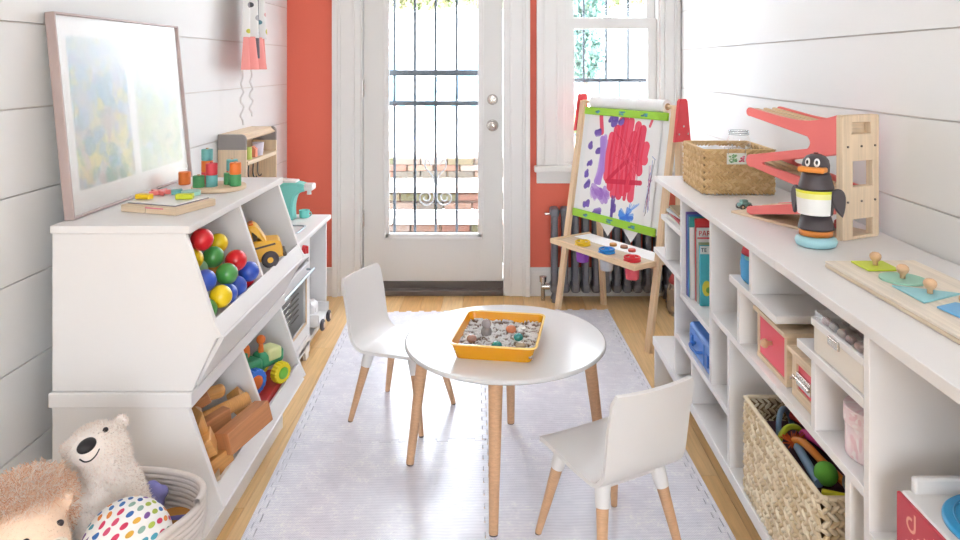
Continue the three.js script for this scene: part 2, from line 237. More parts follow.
  // foliage: leaves too many to count
  const leafG = new THREE.BufferGeometry(); leafG.setAttribute('position', new THREE.Float32BufferAttribute([0, 0, 0, 0.35, 0.5, 0.12, 0, 1, 0, -0.35, 0.5, 0.12], 3)); leafG.setIndex([0, 1, 2, 0, 2, 3]); leafG.computeVertexNormals(); leafG.setAttribute('uv', new THREE.Float32BufferAttribute(new Array(8).fill(0), 2));
  const leafM = new THREE.MeshPhysicalMaterial({ color: 0xffffff, roughness: 0.7, transmission: 0.35, thickness: 0, side: THREE.DoubleSide });
  function foliage(parent, n, size, cols, inside) { const im = new THREE.InstancedMesh(leafG, leafM, n), m = new THREE.Matrix4(), q = new THREE.Quaternion(), e = new THREE.Euler(), c = new THREE.Color(); im.name = 'foliage'; im.userData.kind = 'stuff';
    for (let i = 0; i < n; i++) { const p = inside(); e.set(rr(-3, 3), rr(-3, 3), rr(-3, 3)); q.setFromEuler(e); const s = size * rr(0.6, 1.3); m.compose(new THREE.Vector3(...p), q, new THREE.Vector3(s, s, s)); im.setMatrixAt(i, m); im.setColorAt(i, c.set(cols[Math.floor(rnd() * cols.length)]).multiplyScalar(rr(0.75, 1.1))); } parent.add(im); }
  const blob = (blobs) => () => { const b = blobs[Math.floor(rnd() * blobs.length)]; let v; do { v = [rr(-1, 1), rr(-1, 1), rr(-1, 1)]; } while (Math.hypot(...v) > 1); return [b[0] + v[0] * b[3], b[1] + v[1] * b[4], b[2] + v[2] * b[5]]; };
  const tr = thing('garden_tree', 'blue green leafy tree beyond the lower window pane', 'tree', [0.98, 0.58, -8.2]);
  part('trunk', tube([[0, 0, 0], [0.03, 0.6, 0], [-0.02, 1.3, 0.02], [0.02, 2.0, 0]], 0.035, 16, 8), std(0x6d655c, 0.9), tr);
  foliage(tr, 2600, 0.085, [0x6f9a94, 0x86a99f, 0x5f8a80, 0x9fbcae], blob([[0, 1.0, 0, 0.26, 0.35, 0.25], [-0.02, 1.35, 0, 0.3, 0.32, 0.28], [0.02, 0.75, 0, 0.22, 0.25, 0.2], [0.1, 1.7, 0, 0.3, 0.3, 0.3]]));
  const gr = thing('grass_clump', 'yellow green grasses below the tree beyond the window', 'plant', [0.85, 0.58, -7.2]);
  foliage(gr, 500, 0.1, [0xc9cf9a, 0xb3c48d, 0xd9d6a8], blob([[0, 0.12, 0, 0.3, 0.13, 0.2], [0.3, 0.14, 0, 0.28, 0.12, 0.2]]));
  const hd = thing('ivy_hedge', 'green ivy along the top of the white garden wall beyond the door', 'hedge', [0, 2.16, -12]);
  foliage(hd, 3000, 0.13, [0xa9b887, 0x93a777, 0xc4c9a0, 0xb9a888], blob([[-1.4, 0.25, 0, 0.8, 0.2, 0.2], [-0.4, 0.3, 0, 0.8, 0.22, 0.2], [0.6, 0.25, 0, 0.8, 0.2, 0.2], [1.8, 0.3, 0, 0.9, 0.25, 0.2]]));
}
// ---------------------------------------------------------------- left side: stacked toy bins
function wpart(name, geo, mat, parent) { const p = parent.position; return part(name, geo, mat, parent, [-p.x, -p.y, -p.z]); }   // geometry given in room coordinates
function slab(p0, p1, t, z0, z1, r = 0.0015) { const a = Math.atan2(p1[1] - p0[1], p1[0] - p0[0]), L = Math.hypot(p1[0] - p0[0], p1[1] - p0[1]);
  const g = rb(L, t, z1 - z0, r, 1); g.translate(L / 2, -t / 2, 0); g.rotateZ(a); return g.translate(p0[0], p0[1], (z0 + z1) / 2); }
const ZN = -1.78, ZE = -2.545, ZM = -2.163;
{
  const bin = (name, label, side, top, floorB, lip, under, extra) => { const u = thing(name, label, 'toy storage', [-0.93, side.base, (ZN + ZE) / 2]);
    wpart('top_board', top, M.white, u);
    for (const z of [ZN - 0.008, ZE + 0.008]) wpart('side_panel', at(ext(side.pts, 0.016), 0, 0, z), M.white, u);
    wpart('divider', at(ext(side.mid, 0.014), 0, 0, ZM), M.white, u);
    wpart('bin_floor', slab(...floorB, 0.012, ZE + 0.016, ZN - 0.016), M.white, u); wpart('front_lip', slab(...lip, 0.014, ZE + 0.015, ZN - 0.015), M.white, u); wpart('under_panel', slab(...under, 0.012, ZE + 0.017, ZN - 0.017), M.white, u);
    wpart('back_panel', span(-1.098, -1.086, side.base + 0.01, side.ceil, ZE + 0.016, ZN - 0.016), M.white, u); if (extra) wpart('plinth', extra, M.white, u); return u; };
  bin('toy_bin_unit', 'white slanted toy bin unit holding balls and a bus, stacked on another', { base: 0.473, ceil: 0.862, pts: [[-1.10, 0.8635], [-0.771, 0.8635], [-0.698, 0.642], [-0.679, 0.608], [-0.695, 0.602], [-0.754, 0.473], [-1.10, 0.473]], mid: [[-1.088, 0.8635], [-0.774, 0.8635], [-0.702, 0.645], [-0.70, 0.618], [-1.088, 0.52]] },
    span(-1.103, -0.758, 0.8635, 0.883, ZE - 0.004, ZN + 0.004, 0.002), [[-1.088, 0.53], [-0.70, 0.612]], [[-0.702, 0.648], [-0.681, 0.608]], [[-0.757, 0.485], [-0.69, 0.607]]);
  bin('toy_bin_unit', 'white slanted toy bin unit holding wooden blocks and a tractor, at the bottom', { base: 0, ceil: 0.436, pts: [[-1.10, 0.4355], [-0.765, 0.4355], [-0.693, 0.227], [-0.675, 0.187], [-0.684, 0.18], [-0.757, 0.06], [-0.757, 0], [-1.10, 0]], mid: [[-1.088, 0.4355], [-0.768, 0.4355], [-0.697, 0.23], [-0.695, 0.2], [-1.088, 0.11]] },
    span(-1.104, -0.750, 0.4355, 0.4725, ZE - 0.008, ZN + 0.01, 0.003), [[-1.088, 0.118], [-0.696, 0.196]], [[-0.697, 0.233], [-0.677, 0.187]], [[-0.76, 0.068], [-0.686, 0.186]], span(-0.775, -0.757, 0, 0.09, ZE + 0.016, ZN - 0.016, 0.002));
}
{ // play balls in the upper bin
  const cols = { red: 0xe0222a, yellow: 0xf3cf12, green: 0x4c9a48, blue: 0x2f55bd, palegreen: 0x86b58b, orange: 0xe99a2c };
  const mats = Object.fromEntries(Object.entries(cols).map(([k, c]) => [k, new THREE.MeshPhysicalMaterial({ color: c, roughness: 0.28, clearcoat: 0.3, clearcoatRoughness: 0.2 })]));
  const ballG = sph(0.029, 32, 24), seam = new THREE.TorusGeometry(0.0291, 0.0004, 6, 48);
  for (const [c, x, y, z, label] of [
    ['red', -0.7786, 0.8196, -1.90, 'red plastic play ball highest in the upper toy bin'], ['yellow', -0.8036, 0.7668, -2.07, 'yellow play ball at the back of the bin, right of the highest red one'],
    ['yellow', -0.8052, 0.7675, -1.90, 'yellow play ball half hidden under the highest red ball'], ['green', -0.7866, 0.7475, -1.997, 'green play ball between the two red balls'],
    ['red', -0.7335, 0.7311, -2.023, 'red plastic play ball right of the upper green ball, beside the divider'], ['blue', -0.716, 0.6845, -2.076, 'blue play ball furthest right against the divider'],
    ['palegreen', -0.8126, 0.7247, -1.9498, 'pale green play ball peeping out above the left blue ball'], ['green', -0.7324, 0.7138, -1.9519, 'green play ball in the middle of the pile'],
    ['blue', -0.7569, 0.7212, -1.8648, 'blue play ball furthest left in the upper bin'], ['blue', -0.730, 0.6606, -2.0145, 'blue play ball below the rightmost blue one'],
    ['blue', -0.7284, 0.6635, -1.9381, 'blue play ball right of the large front yellow ball'], ['yellow', -0.7202, 0.677, -1.8759, 'large yellow play ball at the front above the lip'],
    ['green', -0.7418, 0.6555, -1.8332, 'green play ball lowest at the near corner of the bin'], ['orange', -0.798, 0.6989, -2.0302, 'orange play ball deep in the gap between green balls'], ['red', -0.745, 0.647, -2.117, 'red play ball peeping out at the right above the lip']]) {
    const b = single('play_ball', label, 'ball', ballG, mats[c], [x, y, z], [rr(0, 3), rr(0, 3), 0], 'plastic play balls in the upper bin'); part('moulding_seam', seam, mats[c], b);
  }
}
{ // school bus, pointing out of the bin
  const bus = thing('toy_bus', 'yellow toy school bus with dark wheels in the upper bin', 'toy bus', [-0.772, 0.630, -2.30], 0); bus.rotation.set(0, 0.35, 0.2);
  const yel = std(0xecb33c, 0.4), dk = std(0x5b4a3c, 0.5);
  const s = new THREE.Shape(); s.moveTo(-0.085, 0.025); s.lineTo(0.09, 0.025); s.quadraticCurveTo(0.098, 0.07, 0.085, 0.078); s.lineTo(0.05, 0.086); s.lineTo(0.036, 0.125); s.quadraticCurveTo(0.03, 0.142, 0.015, 0.143); s.lineTo(-0.07, 0.143); s.quadraticCurveTo(-0.088, 0.14, -0.088, 0.12); s.closePath(); s.isShape = true;
  const win = (a, b, c, d) => [[a, c], [b, c], [b, d], [a, d]];
  part('bus_body', ext(s, 0.09, 0.006, [win(-0.075, -0.052, 0.092, 0.124), win(-0.045, -0.022, 0.092, 0.124), win(-0.015, 0.006, 0.092, 0.124), [[0.012, 0.092], [0.036, 0.092], [0.027, 0.12], [0.012, 0.124]]]), yel, bus);
  part('cab_interior', rb(0.1, 0.04, 0.06, 0.004), dk, bus, [-0.025, 0.1, 0]);
  for (const z of [-0.046, 0.046]) { part('side_stripe', rb(0.16, 0.006, 0.004, 0.001, 1), dk, bus, [-0.005, 0.072, z]); for (const x of [-0.05, 0.05]) { const w = part('wheel', at(merge(at(new THREE.TorusGeometry(0.018, 0.009, 12, 28), 0, 0, 0), at(cyl(0.018, 0.018, 0.016, 24), 0, 0, 0, Math.PI / 2)), 0, 0, 0), M.charcoal, bus, [x, 0.027, z]); part('hubcap', at(cyl(0.009, 0.009, 0.02, 16), 0, 0, 0, Math.PI / 2), yel, w); } }
  part('front_bumper', rb(0.012, 0.014, 0.085, 0.004), dk, bus, [0.096, 0.03, 0]); part('roof_light', rb(0.014, 0.008, 0.05, 0.003), M.orange, bus, [0.015, 0.145, 0]);
}
{ // wooden blocks in the lower bin
  const B = (label, geo, mat, p, r) => single('wooden_block', label, 'toy block', geo, mat, p, r, 'wooden blocks in the lower bin');
  B('large reddish brown block sticking out over the bin lip', rb(0.052, 0.058, 0.165, 0.003), M.redwood, [-0.692, 0.290, -1.97], [0.12, -0.36, 0.25]);
  B('long golden round rod lying behind the large block', at(cyl(0.019, 0.019, 0.15, 28), 0, 0, 0, Math.PI / 2), M.honey, [-0.775, 0.305, -2.035], [0.15, -0.75, 0]);
  B('reddish plank block left of the round rod', rb(0.034, 0.042, 0.105, 0.003), M.redwood, [-0.778, 0.302, -1.962], [0.15, -0.55, 0.1]);
  B('short golden log with a rounded end at the back', rb(0.035, 0.036, 0.075, 0.015, 3), M.honey, [-0.815, 0.343, -2.055], [0.1, -1.0, 0]);
  B('small brown wooden disc seen end on at the left', at(cyl(0.018, 0.018, 0.05, 24), 0, 0, 0, Math.PI / 2), M.beech, [-0.794, 0.349, -1.90], [0.1, 0.5, 0]);
  B('small brown block above the wooden disc', rb(0.045, 0.03, 0.05, 0.003), M.redwood, [-0.815, 0.365, -1.975], [0.2, 0.6, 0.3]);
  B('golden wedge block against the near side of the bin', at(ext([[-0.03, -0.03], [0.03, -0.03], [0.03, 0.035]], 0.05, 0.002), 0, 0, 0), M.honey, [-0.79, 0.345, -1.858], [0.2, 0.9, 0.2]);
  B('golden square block below the wedge block', rb(0.06, 0.05, 0.06, 0.003), M.honey, [-0.762, 0.296, -1.862], [0.2, 0.4, 0.3]);
  B('wide golden block lowest at the front of the bin', rb(0.075, 0.052, 0.1, 0.003), M.honey, [-0.752, 0.234, -1.880], [0.1, -0.4, 0.2]);
  B('small pale block in the near corner of the bin', at(ext([[-0.018, -0.02], [0.02, -0.02], [0.02, 0.02]], 0.03, 0.002), 0, 0, 0), M.maple, [-0.722, 0.226, -1.825], [0.1, 0.4, 0.1]);
  B('golden block leaning on the divider behind the large block', rb(0.04, 0.07, 0.06, 0.003), M.honey, [-0.752, 0.288, -2.11], [0.3, 0.5, 0.5]);
}
{ // toy tractor on a red box
  const t = thing('toy_tractor', 'green toy tractor with a blue and a yellow wheel in the lower bin', 'toy tractor', [-0.79, 0.247, -2.352], 0); t.rotation.set(0, 57 * R, 0); t.scale.setScalar(1.15);
  const g = std(0x3f9a6d, 0.4);   // local: x runs away from the camera, +z faces the room
  part('hull', merge(at(rb(0.085, 0.045, 0.05, 0.014, 3), 0.045, 0.055, 0), at(rb(0.075, 0.04, 0.06, 0.012, 3), -0.03, 0.05, 0), at(rb(0.02, 0.05, 0.055, 0.008, 3), -0.052, 0.078, 0)), g, t);
  part('radiator_grille', rb(0.05, 0.036, 0.054, 0.008, 3), std(0xd8dfa0, 0.5), t, [0.05, 0.066, 0]);
  const ch = part('chimney', merge(at(cyl(0.006, 0.008, 0.03, 16), 0.02, 0.09, 0), at(sph(0.013, 20, 14), 0.02, 0.112, 0)), M.orange, t);
  const d = part('driver', merge(at(rb(0.03, 0.04, 0.036, 0.012, 3), -0.045, 0.1, 0.006), at(sph(0.017, 20, 14), -0.045, 0.133, 0.006)), M.orange, t); part('driver_cap', at(lathe([[0, 0.014], [0.012, 0.011], [0.018, 0], [0.024, -0.002]], 20), -0.045, 0.137, 0.006), M.yellow, d);
  const wheel = (r, w, tire, hub, x, z) => { const pts = []; for (let k = 0; k < 36; k++) { const a = k / 36 * Math.PI * 2, q = k % 2 ? r : r * 0.93; pts.push([q * Math.cos(a), q * Math.sin(a)]); } const m = part('wheel', ext(pts, w, 0.003), tire, t, [x, r - 0.012, z]); part('wheel_hub', at(lathe([[0, w / 2 + 0.004], [r * 0.35, w / 2 + 0.004], [r * 0.55, w / 2 + 0.001], [r * 0.58, -w / 2], [0, -w / 2 - 0.003]], 28), 0, 0, 0, Math.PI / 2), hub, m); };
  for (const s of [-1, 1]) { wheel(0.036, 0.024, std(0x3c78d6, 0.4), M.orange, -0.04, s * 0.046); wheel(0.03, 0.024, std(0xe6d322, 0.4), std(0x6db53a, 0.4), 0.052, s * 0.046); }
  const b = thing('storage_box', 'red box lying under the toy tractor in the lower bin', 'box', [-0.765, 0.178, -2.345], 0); b.rotation.z = 0.19; part('box_body', rb(0.115, 0.04, 0.30, 0.004), std(0xb8322e, 0.5), b, [0, 0.022, 0]); part('box_lid', rb(0.119, 0.012, 0.304, 0.003), std(0xc23a34, 0.5), b, [0, 0.044, 0]);
}
// ---------------------------------------------------------------- on top of the bins
{ // framed double print leaning on the wall
  const W = 0.715, Hh = 0.535, lean = Math.asin(0.052 / 0.535);
  const art = canvasTex(1024, 768, (c, w, h) => { const q = mulberry(5); c.fillStyle = '#f7f5f1'; c.fillRect(0, 0, w, h);
    const panel = (x0, x1, cols, n) => { const y0 = h * 0.10, y1 = h * 0.885; c.save(); c.beginPath(); c.rect(x0 * w, y0, (x1 - x0) * w, y1 - y0); c.clip(); c.fillStyle = '#d3dde0'; c.fillRect(0, 0, w, h);
      for (let i = 0; i < n; i++) { const x = (x0 + q() * (x1 - x0)) * w, ty = q(), y = y0 + ty * (y1 - y0), s = 12 + q() * 46; c.globalAlpha = 0.25 + q() * 0.4; c.fillStyle = cols[Math.min(cols.length - 1, Math.floor((ty * 0.7 + q() * 0.45) * cols.length))];
        c.beginPath(); c.ellipse(x, y, s * (0.3 + q() * 0.7), s * (0.6 + q()), q() * 3, 0, 6.3); c.fill(); }
      c.globalAlpha = 0.8; for (let i = 0; i < 30; i++) { c.strokeStyle = cols[Math.floor(q() * cols.length)]; c.lineWidth = 2 + q() * 7; c.beginPath(); let x = (x0 + q() * (x1 - x0)) * w, y = y0 + q() * (y1 - y0); c.moveTo(x, y); c.bezierCurveTo(x + q() * 80 - 40, y + 40, x + q() * 80 - 40, y + 70, x + q() * 60 - 30, y + 60 + q() * 80); c.stroke(); }
      c.restore(); };
    panel(0.075, 0.49, ['#d0dee0', '#d8e2df', '#b4cbd6', '#d9d3df', '#c9cfdf', '#e4dda9', '#a8c2cf', '#8fb3c2', '#dfd7c0', '#e8dc9c', '#c9b9b5', '#d9ccd2', '#8fb0a4'], 420);
    panel(0.545, 0.955, ['#c9d9de', '#cbd9e2', '#d8d9e3', '#cfdfe0', '#bfd5d9', '#d5dcc4', '#dfe0bb', '#d3dab4', '#c8d2b0', '#e2ddc4', '#bcd0bd'], 420); });
  const f = thing('framed_print', 'large framed pair of pastel abstract prints leaning on the shiplap wall', 'picture', [-1.09, 0.8835, -1.835 - W / 2], 0); f.rotation.z = lean;
  const wf = std(0xb9a6a1, 0.35, { metalness: 0.25 }), bar2 = (z0, z1, y0, y1) => span(-0.013, 0.013, y0, y1, z0, z1, 0.002);
  part('frame_moulding', merge(bar2(-W / 2, -W / 2 + 0.006, 0, Hh), bar2(W / 2 - 0.006, W / 2, 0, Hh), bar2(-W / 2 + 0.005, W / 2 - 0.005, 0, 0.006), bar2(-W / 2 + 0.005, W / 2 - 0.005, Hh - 0.006, Hh)), wf, f);
  const pg = new THREE.PlaneGeometry(W - 0.011, Hh - 0.011); pg.rotateY(Math.PI / 2);
  const pr = part('art_print', merge(at(bx(0.006, Hh - 0.011, W - 0.011), -0.004, 0, 0)), std(0xf4f1ec, 0.8), f, [0, Hh / 2, 0]); part('print_face', at(pg, 0.0002, 0, 0), new THREE.MeshStandardMaterial({ map: art, roughness: 0.8 }), pr);
  part('picture_glass', at(bx(0.002, Hh - 0.0115, W - 0.0115), 0.005, Hh / 2, 0), new THREE.MeshPhysicalMaterial({ color: 0xffffff, roughness: 0.27, transmission: 1, thickness: 0, ior: 1.5 }), f);
}
{ // shape puzzle box and its loose pieces
  const p = thing('puzzle_box', 'low pale wooden puzzle box with a white lid on the toy bins', 'puzzle', [-0.907, 0.8835, -1.992], -18 * R);
  part('box_half', rb(0.082, 0.019, 0.152, 0.002), M.ply, p, [-0.051, 0.0095, 0]); part('box_half', rb(0.1, 0.019, 0.152, 0.002), M.ply, p, [0.043, 0.0095, 0]);
  part('pink_inlay', rb(0.06, 0.004, 0.154, 0.001, 1), std(0xdf7f8d, 0.5), p, [0.02, 0.0155, 0]);
  const lid = part('puzzle_lid', rb(0.158, 0.006, 0.128, 0.0015), std(0xf4f2ef, 0.35), p, [-0.008, 0.0225, -0.008]); part('lid_edge', rb(0.16, 0.0035, 0.13, 0.001, 1), std(0x77707c, 0.5), lid, [0, -0.0026, 0]);
  const S = (name, label, geo, mat, x, z, ry) => single(name, label, 'puzzle piece', geo, mat, [x, 0.91, z], [-Math.PI / 2, 0, ry], 'loose puzzle pieces on the white lid');
  S('puzzle_piece', 'yellow puzzle bar at the near left corner of the white lid', at(rb(0.044, 0.022, 0.014, 0.003), 0, 0, 0.007), M.yellow, -0.975, -1.99, -0.2);
  const star = []; for (let k = 0; k < 10; k++) { const a = k / 10 * Math.PI * 2, q = k % 2 ? 0.016 : 0.036; star.push([q * Math.cos(a), q * Math.sin(a)]); }
  S('puzzle_piece', 'coral star shaped puzzle piece on the white lid', at(ext(star, 0.012), 0, 0, 0.006), M.coralRed, -0.962, -2.062, 0.3);
  S('puzzle_piece', 'teal square puzzle piece beside the coral star', at(rb(0.03, 0.026, 0.013, 0.002), 0, 0, 0.0065), M.teal, -0.918, -2.065, 0.5);
  S('puzzle_piece', 'lime green puzzle bar at the near right of the white lid', at(rb(0.046, 0.022, 0.015, 0.003), 0, 0, 0.0075), M.lime, -0.862, -1.988, 0.15);
  S('puzzle_piece', 'round mint puzzle piece behind the lime bar', at(cyl(0.026, 0.026, 0.012, 32), 0, 0, 0.006, Math.PI / 2), M.mint, -0.872, -2.052, 0);
}
{ // bead stacker
  const b = thing('stacking_toy', 'round wooden base with pegs for the stacking beads', 'stacking toy', [-0.888, 0.8835, -2.30]);
  part('base_disc', lathe([[0, 0.014], [0.08, 0.014], [0.083, 0.011], [0.083, 0.002], [0.081, 0], [0, 0]], 48), M.ply, b);
  const G = lathe([[0, 0.0365], [0.0165, 0.0365], [0.0178, 0.035], [0.0178, 0.0015], [0.0165, 0], [0, 0]], 28), col = { teal: M.teal, orange: M.orange, red: std(0xd8404a, 0.45), green: std(0x4d9a5f, 0.45) };
  for (const [x, z, list, where] of [[-0.94, -2.335, ['red', 'orange', 'teal'], 'in the tallest bead stack'], [-0.899, -2.268, ['teal', 'red'], 'in the front bead stack with the red top'], [-0.933, -2.252, ['green'], 'standing alone at the left of the stacker base'], [-0.858, -2.31, ['green'], 'standing alone in the middle of the stacker base'], [-0.868, -2.36, ['red', 'teal'], 'in the rear bead stack'], [-0.829, -2.282, ['green', 'orange'], 'in the right bead stack']]) {
    part('peg', at(cyl(0.0045, 0.0045, 0.008 + list.length * 0.0365, 12), x + 0.888, 0.01 + (0.008 + list.length * 0.0365) / 2, z + 2.30), list.length === 2 && list[1] === 'red' ? col.red : M.beech, b);
    list.forEach((c, k) => single('stacking_bead', c + ' wooden bead ' + where, 'bead', G, col[c], [x, 0.8977 + k * 0.0366, z], null, 'beads of the stacking toy'));
  }
  single('stacking_bead', 'orange wooden bead standing alone in front of the picture frame', 'bead', lathe([[0, 0.042], [0.0175, 0.042], [0.019, 0.04], [0.019, 0.002], [0.0175, 0], [0, 0]], 28), M.orange, [-1.037, 0.884, -2.39], null, 'beads of the stacking toy');
}
// ---------------------------------------------------------------- play kitchen behind the bins
{
  const k = thing('play_kitchen', 'white play kitchen with an oven door and red knobs behind the toy bins', 'play kitchen', [-0.99, 0, -3.05]);
  const x0 = -1.16, x1 = -0.825, z0 = -3.49, z1 = -2.60, h = 0.553, zp = -3.165;
  wpart('counter_top', span(x0, x1 + 0.018, h - 0.022, h, z0 - 0.02, z1, 0.006), M.white, k);
  wpart('side_panel', span(x0, x1, 0.055, h - 0.022, z0, z0 + 0.014, 0.002), M.white, k); wpart('side_panel', span(x0, x1, 0, h - 0.022, z1 - 0.014, z1, 0.002), M.white, k); wpart('side_panel', span(x0, x1, 0.02, h - 0.022, zp - 0.008, zp + 0.008, 0.002), M.white, k);
  wpart('back_panel', span(x0, x0 + 0.008, 0.06, h - 0.022, z0 + 0.01, z1 - 0.01), M.white, k);
  wpart('bottom_shelf', span(x0, x1, 0.055, 0.072, z0 + 0.014, zp, 0.002), M.white, k); wpart('bottom_shelf', span(x0, x1, 0.055, 0.072, zp, z1 - 0.014, 0.002), M.white, k);
  wpart('control_panel', span(x1 - 0.014, x1, 0.44, h - 0.022, zp + 0.008, z1 - 0.014, 0.002), M.white, k);
  wpart('skirt', ext([[-0.55, 0], [-0.49, 0], [-0.47, 0.045], [-0.06, 0.045], [-0.04, 0], [0, 0], [0, 0.1], [-0.55, 0.1]].map(([a, b]) => [a, b]), 0.014).rotateY(Math.PI / 2).translate(x1 - 0.007, 0, zp + 0.008), M.white, k);
  // oven door with a window and rack bars
  const od = wpart('oven_door', merge(span(x1 - 0.01, x1 + 0.004, 0.11, 0.42, zp + 0.012, zp + 0.07, 0.002), span(x1 - 0.01, x1 + 0.004, 0.11, 0.42, z1 - 0.08, z1 - 0.02, 0.002), span(x1 - 0.01, x1 + 0.004, 0.11, 0.17, zp + 0.06, z1 - 0.07, 0.002), span(x1 - 0.01, x1 + 0.004, 0.375, 0.42, zp + 0.06, z1 - 0.07, 0.002)), M.white, k);
  for (let i = 0; i < 7; i++) part('rack_bar', bar([x1 - 0.04, 0.19 + i * 0.024, zp + 0.03], [x1 - 0.04, 0.19 + i * 0.024, z1 - 0.04], 0.003, 0.003, 8), M.nickel, od);
  part('window_trim', merge(span(x1 + 0.002, x1 + 0.006, 0.165, 0.38, zp + 0.062, zp + 0.072), span(x1 + 0.002, x1 + 0.006, 0.165, 0.175, zp + 0.066, z1 - 0.07)), M.pale, od);
  part('handle', merge(bar([x1 + 0.032, 0.40, zp + 0.05], [x1 + 0.032, 0.40, z1 - 0.06], 0.006), bar([x1, 0.40, zp + 0.06], [x1 + 0.032, 0.40, zp + 0.06], 0.005), bar([x1, 0.40, z1 - 0.07], [x1 + 0.032, 0.40, z1 - 0.07], 0.005)), std(0xb9c4cc, 0.35, { metalness: 0.5 }), od);
  const knobG = at(merge(cyl(0.017, 0.019, 0.016, 24), at(rb(0.032, 0.012, 0.008, 0.003), 0, 0.01, 0)), 0, 0, 0, 0, 0, -Math.PI / 2);
  for (const z of [-3.06, -2.93, -2.80]) wpart('oven_knob', at(knobG.clone(), x1 + 0.008, 0.495, z), M.red, k);
  wpart('hob_ring', merge(at(new THREE.TorusGeometry(0.05, 0.004, 8, 40), -1.0, h + 0.002, -2.95, Math.PI / 2), at(new THREE.TorusGeometry(0.03, 0.003, 8, 32), -1.0, h + 0.002, -2.95, Math.PI / 2)), M.iron, k);
  wpart('sink_rim', at(ext(roundRect(0.13, 0.17, 0.03), 0.006, 0.002, [roundRect(0.11, 0.15, 0.025)]), -0.92, h + 0.003, -3.17, -Math.PI / 2), std(0xc2ccd3, 0.3, { metalness: 0.6 }), k);
  // toaster-like toy and wheeled cart in the open bay
  const c = thing('toy_cart', 'small white toy cart with a wooden wheel in the open kitchen bay', 'toy cart', [-0.87, 0.0725, -3.33]);
  part('cart_body', merge(at(rb(0.14, 0.012, 0.2, 0.004), 0, 0.035, 0), at(rb(0.012, 0.05, 0.2, 0.004), -0.064, 0.06, 0), at(rb(0.14, 0.05, 0.012, 0.004), 0, 0.06, 0.094), at(rb(0.14, 0.05, 0.012, 0.004), 0, 0.06, -0.094)), M.white, c);
  for (const [x, z] of [[0.078, -0.06], [0.078, 0.06], [-0.078, -0.06], [-0.078, 0.06]]) { const w = part('wheel', at(lathe([[0, 0.008], [0.02, 0.008], [0.026, 0.004], [0.026, -0.004], [0.02, -0.008], [0, -0.008]], 28), 0, 0, 0, 0, 0, Math.PI / 2), M.charcoal, c, [x, 0.027, z]); part('hub', at(cyl(0.014, 0.014, 0.018, 20), 0, 0, 0, 0, 0, Math.PI / 2), M.pale, w); }
  single('toy_toaster', 'small white toy toaster sitting on the cart', 'toy', merge(at(rb(0.07, 0.07, 0.1, 0.02, 3), 0, 0.035, 0), at(rb(0.012, 0.008, 0.07, 0.003), 0.012, 0.071, 0), at(rb(0.006, 0.02, 0.012, 0.003), 0.036, 0.04, 0.02)), M.white, [-0.87, 0.1145, -3.33]);
  // toy coffee machine and cup
  const m = thing('toy_coffee_machine', 'aqua toy coffee machine with a white spout on the play kitchen', 'toy appliance', [-0.975, h + 0.0005, -3.40]);
  const s = new THREE.Shape(); s.moveTo(-0.075, 0); s.lineTo(0.02, 0); s.quadraticCurveTo(0.012, 0.07, 0.03, 0.11); s.quadraticCurveTo(0.045, 0.13, 0.075, 0.135); s.lineTo(0.075, 0.165); s.quadraticCurveTo(0.02, 0.185, -0.03, 0.172); s.quadraticCurveTo(-0.075, 0.14, -0.085, 0.06); s.closePath(); s.isShape = true;
  part('machine_body', ext(s, 0.085, 0.01), M.aqua, m, [0, 0, 0]); part('spout', merge(at(rb(0.055, 0.03, 0.07, 0.008, 3), 0.085, 0.152, 0), at(cyl(0.009, 0.011, 0.024, 16), 0.088, 0.128, 0)), M.white, m); part('top_lid', at(rb(0.08, 0.012, 0.07, 0.005), -0.005, 0.18, 0, 0, 0, -0.05), M.white, m); part('pressure_gauge', at(cyl(0.012, 0.012, 0.006, 20), -0.03, 0.07, 0.044, Math.PI / 2), M.charcoal, m);
  const cup = thing('toy_cup', 'aqua toy cup beside the coffee machine', 'toy cup', [-0.918, h + 0.0005, -3.43]);
  part('cup_wall', lathe([[0, 0.003], [0.019, 0.003], [0.022, 0.036], [0.025, 0.036], [0.0225, 0.001], [0.02, 0], [0, 0]], 32), M.aqua, cup); part('cup_handle', at(new THREE.TorusGeometry(0.011, 0.003, 8, 20, Math.PI), 0.022, 0.018, 0, 0, 0, -Math.PI / 2), M.aqua, cup);
}
